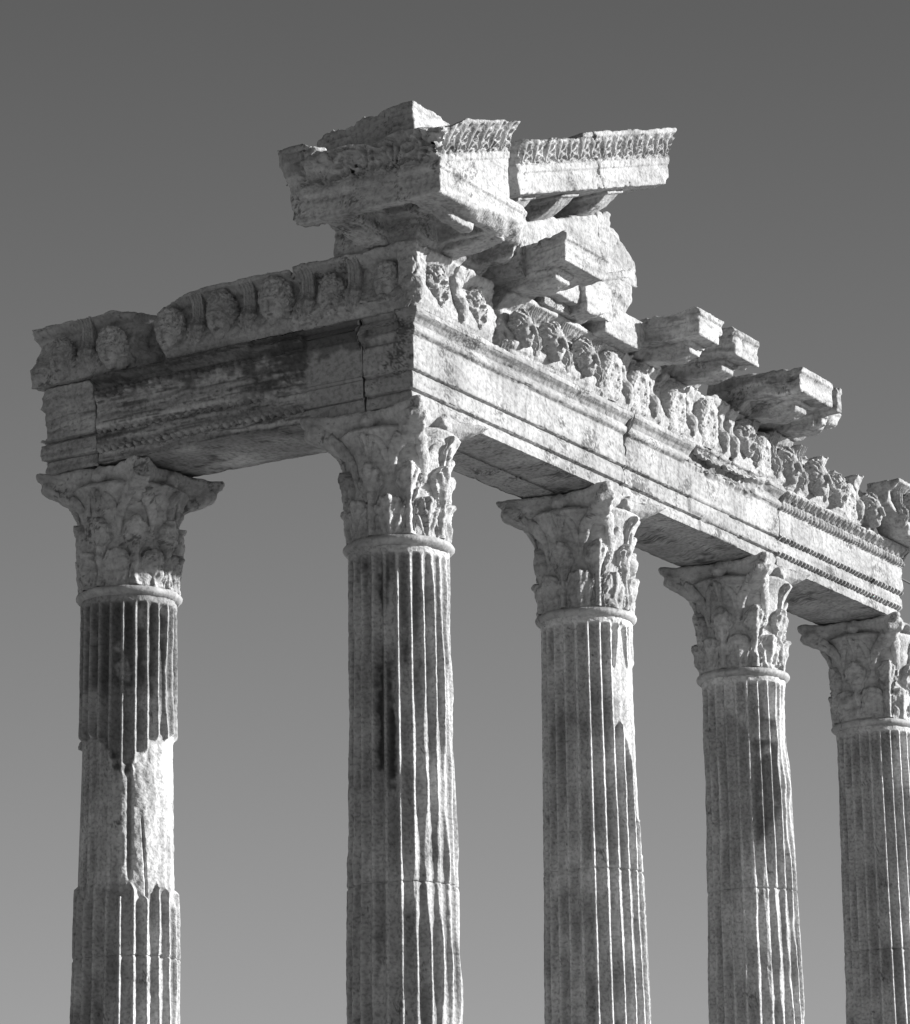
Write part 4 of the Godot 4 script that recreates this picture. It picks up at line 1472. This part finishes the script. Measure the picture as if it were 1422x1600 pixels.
func build_cornice() -> void:
	var tc := tint({"base": 0.44, "vein": 0.18, "dirt": 0.36, "off": Vector3(2, 9, 4)})
	var cb := Vector3(-0.5, 2.32, 0.5)
	var ct := thing("cornice_block", "great corner cornice block with carved leaves, lion head and coffered underside", "cornice block", cb)
	part("slab", ct, M.worn, cb, nets.bind(corner_field(), Vector3(-1.42, 2.27, -0.40), Vector3(0.72, 3.36, 1.42), 0.0125, tc))
	part("lion_head", ct, M.worn, cb, nets.bind(lion_field(), Vector3(-1.46, 2.66, -0.08), Vector3(-1.06, 3.0, 0.28), 0.0085, tc))
	part("modillion", ct, M.worn, cb, nets.bind(modillion_field(0.16, 1, 0.11), Vector3(-A - 0.66, 2.26, 0.0), Vector3(-A + 0.02, 2.66, 0.32), 0.0115, tc))
	part("modillion", ct, M.worn, cb, nets.bind(modillion_field(0.93, 1, 0.06), Vector3(-A - 0.66, 2.26, 0.80), Vector3(-A + 0.02, 2.66, 1.14), 0.0115, tc))
	part("modillion", ct, M.worn, cb, nets.bind(modillion_field(-0.01, 0, 0.105), Vector3(-0.17, 2.26, A - 0.02), Vector3(0.15, 2.66, A + 0.66), 0.0115, tc))
	# slab lying on it
	var cap_f := func(p: Vector3) -> float:
		var n := nA.get_noise_3dv(p * 2.0 + Vector3(9, 0, 0))
		var n2 := nA.get_noise_3dv(p * 7.0)
		var d := maxf(-p.x - 0.74, p.x + 0.02)
		d = smax(d, p.z - 0.66 + 0.03 * n, 0.02)
		d = smax(d, -0.28 - p.z + 0.06 * n, 0.03)
		d = smax(d, 2.86 - p.y, 0.01)
		d = smax(d, p.y - 3.40 + 0.17 * maxf(0.0, 0.55 - p.z) + 0.05 * n2 * smoothstep(0.5, 0.1, p.z) + 0.05 * maxf(0.0, p.x + 0.4), 0.02)
		return d + 0.012 * n + 0.006 * n2 + 0.004 * nF.get_noise_3dv(p * 24.0)
	one("capping_slab", "rough slanted slab lying on top of the corner cornice block, highest stone of all", "stone block", Vector3(-0.4, 2.9, 0.2), M.worn, nets.bind(cap_f, Vector3(-0.82, 2.82, -0.40), Vector3(0.2, 3.60, 0.72), 0.0125, tint({"base": 0.42, "vein": 0.22, "dirt": 0.47, "off": Vector3(7, 1, 1)})))
	# raking cornice
	var rk := func(p: Vector3, d: float, n: float, n2: float) -> float:
		# lip of the crowning edge has gone on the left third, and a crack runs through
		d = smax(d, (p.y - 2.868) - 4.0 * maxf(0.0, p.x - 1.04 + 0.05 * n2) + 0.015 * n2, 0.01)
		var cr := absf(p.x - 1.32 - 0.28 * (2.70 - p.y) * 2.0 - 0.05 * n2) - 0.010
		return smax(d, -maxf(cr, 0.55 - (p.z - A)), 0.01)
	cornice_stone("raking_cornice_block", "long sloping cornice block with carved leaf band and scroll brackets, jutting right against the sky", Vector3(1.3, 3.2, 0.6), 0.06, 2.68, {"off": Vector3(6, 6, 1), "mods": [0.42, 1.14, 1.92], "slope": RAKE, "lift": 0.315, "sima": true, "depth": 0.25, "breaks": rk}, Vector3(-0.1, 2.48, 0.0), Vector3(2.85, 4.25, 1.42), 0.0135, tint({"base": 0.42, "vein": 0.14, "dirt": 0.48, "off": Vector3(1, 2, 9)}))
	# level cornice stones on the sunny side
	var b2 := func(p: Vector3, d: float, n: float, n2: float) -> float:
		d = smax(d, -(p.x - 0.78) * 0.9 - 0.25 * (p.z - A - 0.72), 0.02)
		return smax(d, (p.x - 1.52) * 0.9 + 0.9 * maxf(0.0, 2.50 - p.y) + 0.03 * n2, 0.03)
	cornice_stone("level_cornice_block", "level cornice stone with an egg band, below the sloping cornice block", Vector3(1.1, 2.33, 0.7), 0.72, 1.58, {"off": Vector3(3, 6, 8), "mods": [1.02], "depth": 0.05, "breaks": b2, "drop": 0.09}, Vector3(0.6, 2.20, 0.28), Vector3(1.72, 2.74, 1.24), 0.0115, tint({"base": 0.43, "vein": 0.24, "dirt": 0.45, "off": Vector3(4, 2, 9)}), "level cornice stones")
	var b3 := func(p: Vector3, d: float, n: float, n2: float) -> float:
		return smax(d, (p.x - 3.58) * 0.8 + 0.5 * maxf(0.0, 2.56 - p.y) + 0.03 * n2, 0.02)
	cornice_stone("level_cornice_block", "level cornice stone with a cracked streaked end, left of a close pair", Vector3(3.3, 2.33, 0.7), 3.10, 3.66, {"off": Vector3(3, 16, 8), "mods": [3.36], "depth": 0.05, "breaks": b3, "drop": 0.10}, Vector3(2.98, 2.20, 0.28), Vector3(3.80, 2.74, 1.24), 0.0115, tint({"base": 0.43, "vein": 0.26, "dirt": 0.47, "off": Vector3(4, 12, 9)}), "level cornice stones")
	cornice_stone("level_cornice_block", "smaller level cornice stone with egg band, right of a close pair", Vector3(4.0, 2.33, 0.7), 3.80, 4.28, {"off": Vector3(3, 26, 8), "mods": [3.98], "depth": 0.0, "drop": 0.10}, Vector3(3.62, 2.20, 0.32), Vector3(4.42, 2.74, 1.24), 0.0115, tint({"base": 0.43, "vein": 0.26, "dirt": 0.47, "off": Vector3(4, 22, 9)}), "level cornice stones")
	var b4 := func(p: Vector3, d: float, n: float, n2: float) -> float:
		d = smax(d, (p.z - A - 0.55 - 0.15 * n) * 0.8 if p.x > 6.02 else (p.x - 5.92) * 0.5 * 0.0 - 1.0, 0.03)
		var gap := maxf(absf(p.x - 5.88) - 0.05, 0.52 - (p.z - A))
		d = smax(d, -gap, 0.02)
		return smax(d, (p.x - 6.62) * 0.8 + 0.6 * maxf(0.0, p.z - A - 0.35) + 0.8 * maxf(0.0, 2.55 - p.y) + 0.05 * n2, 0.05)
	cornice_stone("level_cornice_block", "long level cornice stone with two brackets, farthest right and broken at its end", Vector3(5.7, 2.33, 0.5), 5.14, 6.78, {"off": Vector3(3, 36, 8), "mods": [5.48, 6.0], "depth": 0.22, "breaks": b4, "drop": 0.10}, Vector3(5.02, 2.20, 0.10), Vector3(6.92, 2.74, 1.24), 0.0125, tint({"base": 0.42, "vein": 0.28, "dirt": 0.50, "off": Vector3(4, 32, 9)}), "level cornice stones")
	# stones of the pediment wall between them
	rubble("pediment_stone", "rough pale block under the brackets of the sloping cornice", Vector3(1.60, 2.92, 0.38), Vector3(0.78, 0.52, 0.31), [Plane(Vector3(-RAKE, 1, 0).normalized(), 0.205)], 0.020, {"base": 0.40})
	rubble("rounded_boulder", "rounded broken block bulging at the right end of the pediment wall", Vector3(2.52, 3.12, 0.42), Vector3(0.34, 0.26, 0.26), [Plane(Vector3(1, 0.8, 0).normalized(), 0.33), Plane(Vector3(0.3, 0.6, 1).normalized(), 0.27)], 0.030, {"base": 0.41})
	var eb := func(p: Vector3) -> float:
		var n := nA.get_noise_3dv(p * 2.4)
		var n2 := nA.get_noise_3dv(p * 7.0)
		var yr := p.y - RAKE * (p.x - 2.4)
		var d := maxf(box(p, Vector3(2.50, 2.78, 0.36), Vector3(0.40, 0.34, 0.50)), yr - 2.88)
		var face := p.z - 0.70 - (eggs(p.x, 0.06) if yr > 2.80 and yr < 2.865 else -0.012) + 0.55 * maxf(0.0, 2.70 - p.y) - 0.02 * n
		d = smax(d, face * 0.85, 0.012)
		d = smax(d, (p.x - 2.84) * 0.85 + 0.35 * maxf(0.0, 2.72 - p.y) + 0.25 * maxf(0.0, p.z - 0.5) + 0.03 * n, 0.06)
		return d + 0.008 * n2 + 0.004 * nF.get_noise_3dv(p * 24.0)
	one("broken_cornice_end", "broken cornice end with a short egg band, jutting below the rounded boulder", "stone block", Vector3(2.5, 2.44, 0.4), M.worn, nets.bind(eb, Vector3(2.0, 2.38, -0.20), Vector3(3.0, 3.2, 0.85), 0.0115, tint({"base": 0.42, "vein": 0.16, "off": Vector3(8, 8, 1)})))
	rubble("broken_bracket", "broken scroll bracket hanging below the level cornice stone", Vector3(2.02, 2.50, 0.50), Vector3(0.22, 0.17, 0.26), [Plane(Vector3(0.5, -1, 0.3).normalized(), 0.17), Plane(Vector3(0.3, 0.4, 1).normalized(), 0.22)], 0.024, {"vein": 0.24, "base": 0.46})
	rubble("mortar_infill", "speckled grey infill below the level cornice stone, behind the broken bracket", Vector3(1.62, 2.52, 0.40), Vector3(0.26, 0.20, 0.20), [], 0.012, {"mat": M.rough, "base": 0.42})
	rubble("plain_block", "plain sunlit block with a flat front, left of the cracked cornice stone", Vector3(2.62, 2.43, 0.40), Vector3(0.36, 0.14, 0.28), [Plane(Vector3(1, -0.8, 0).normalized(), 0.30)], 0.010, {"base": 0.44})
	rubble("backing_stone", "low dark stone course behind the worn frieze lumps", Vector3(3.9, 2.30, -0.05), Vector3(1.1, 0.10, 0.26), [], 0.012, {"base": 0.36, "vein": 0.2})
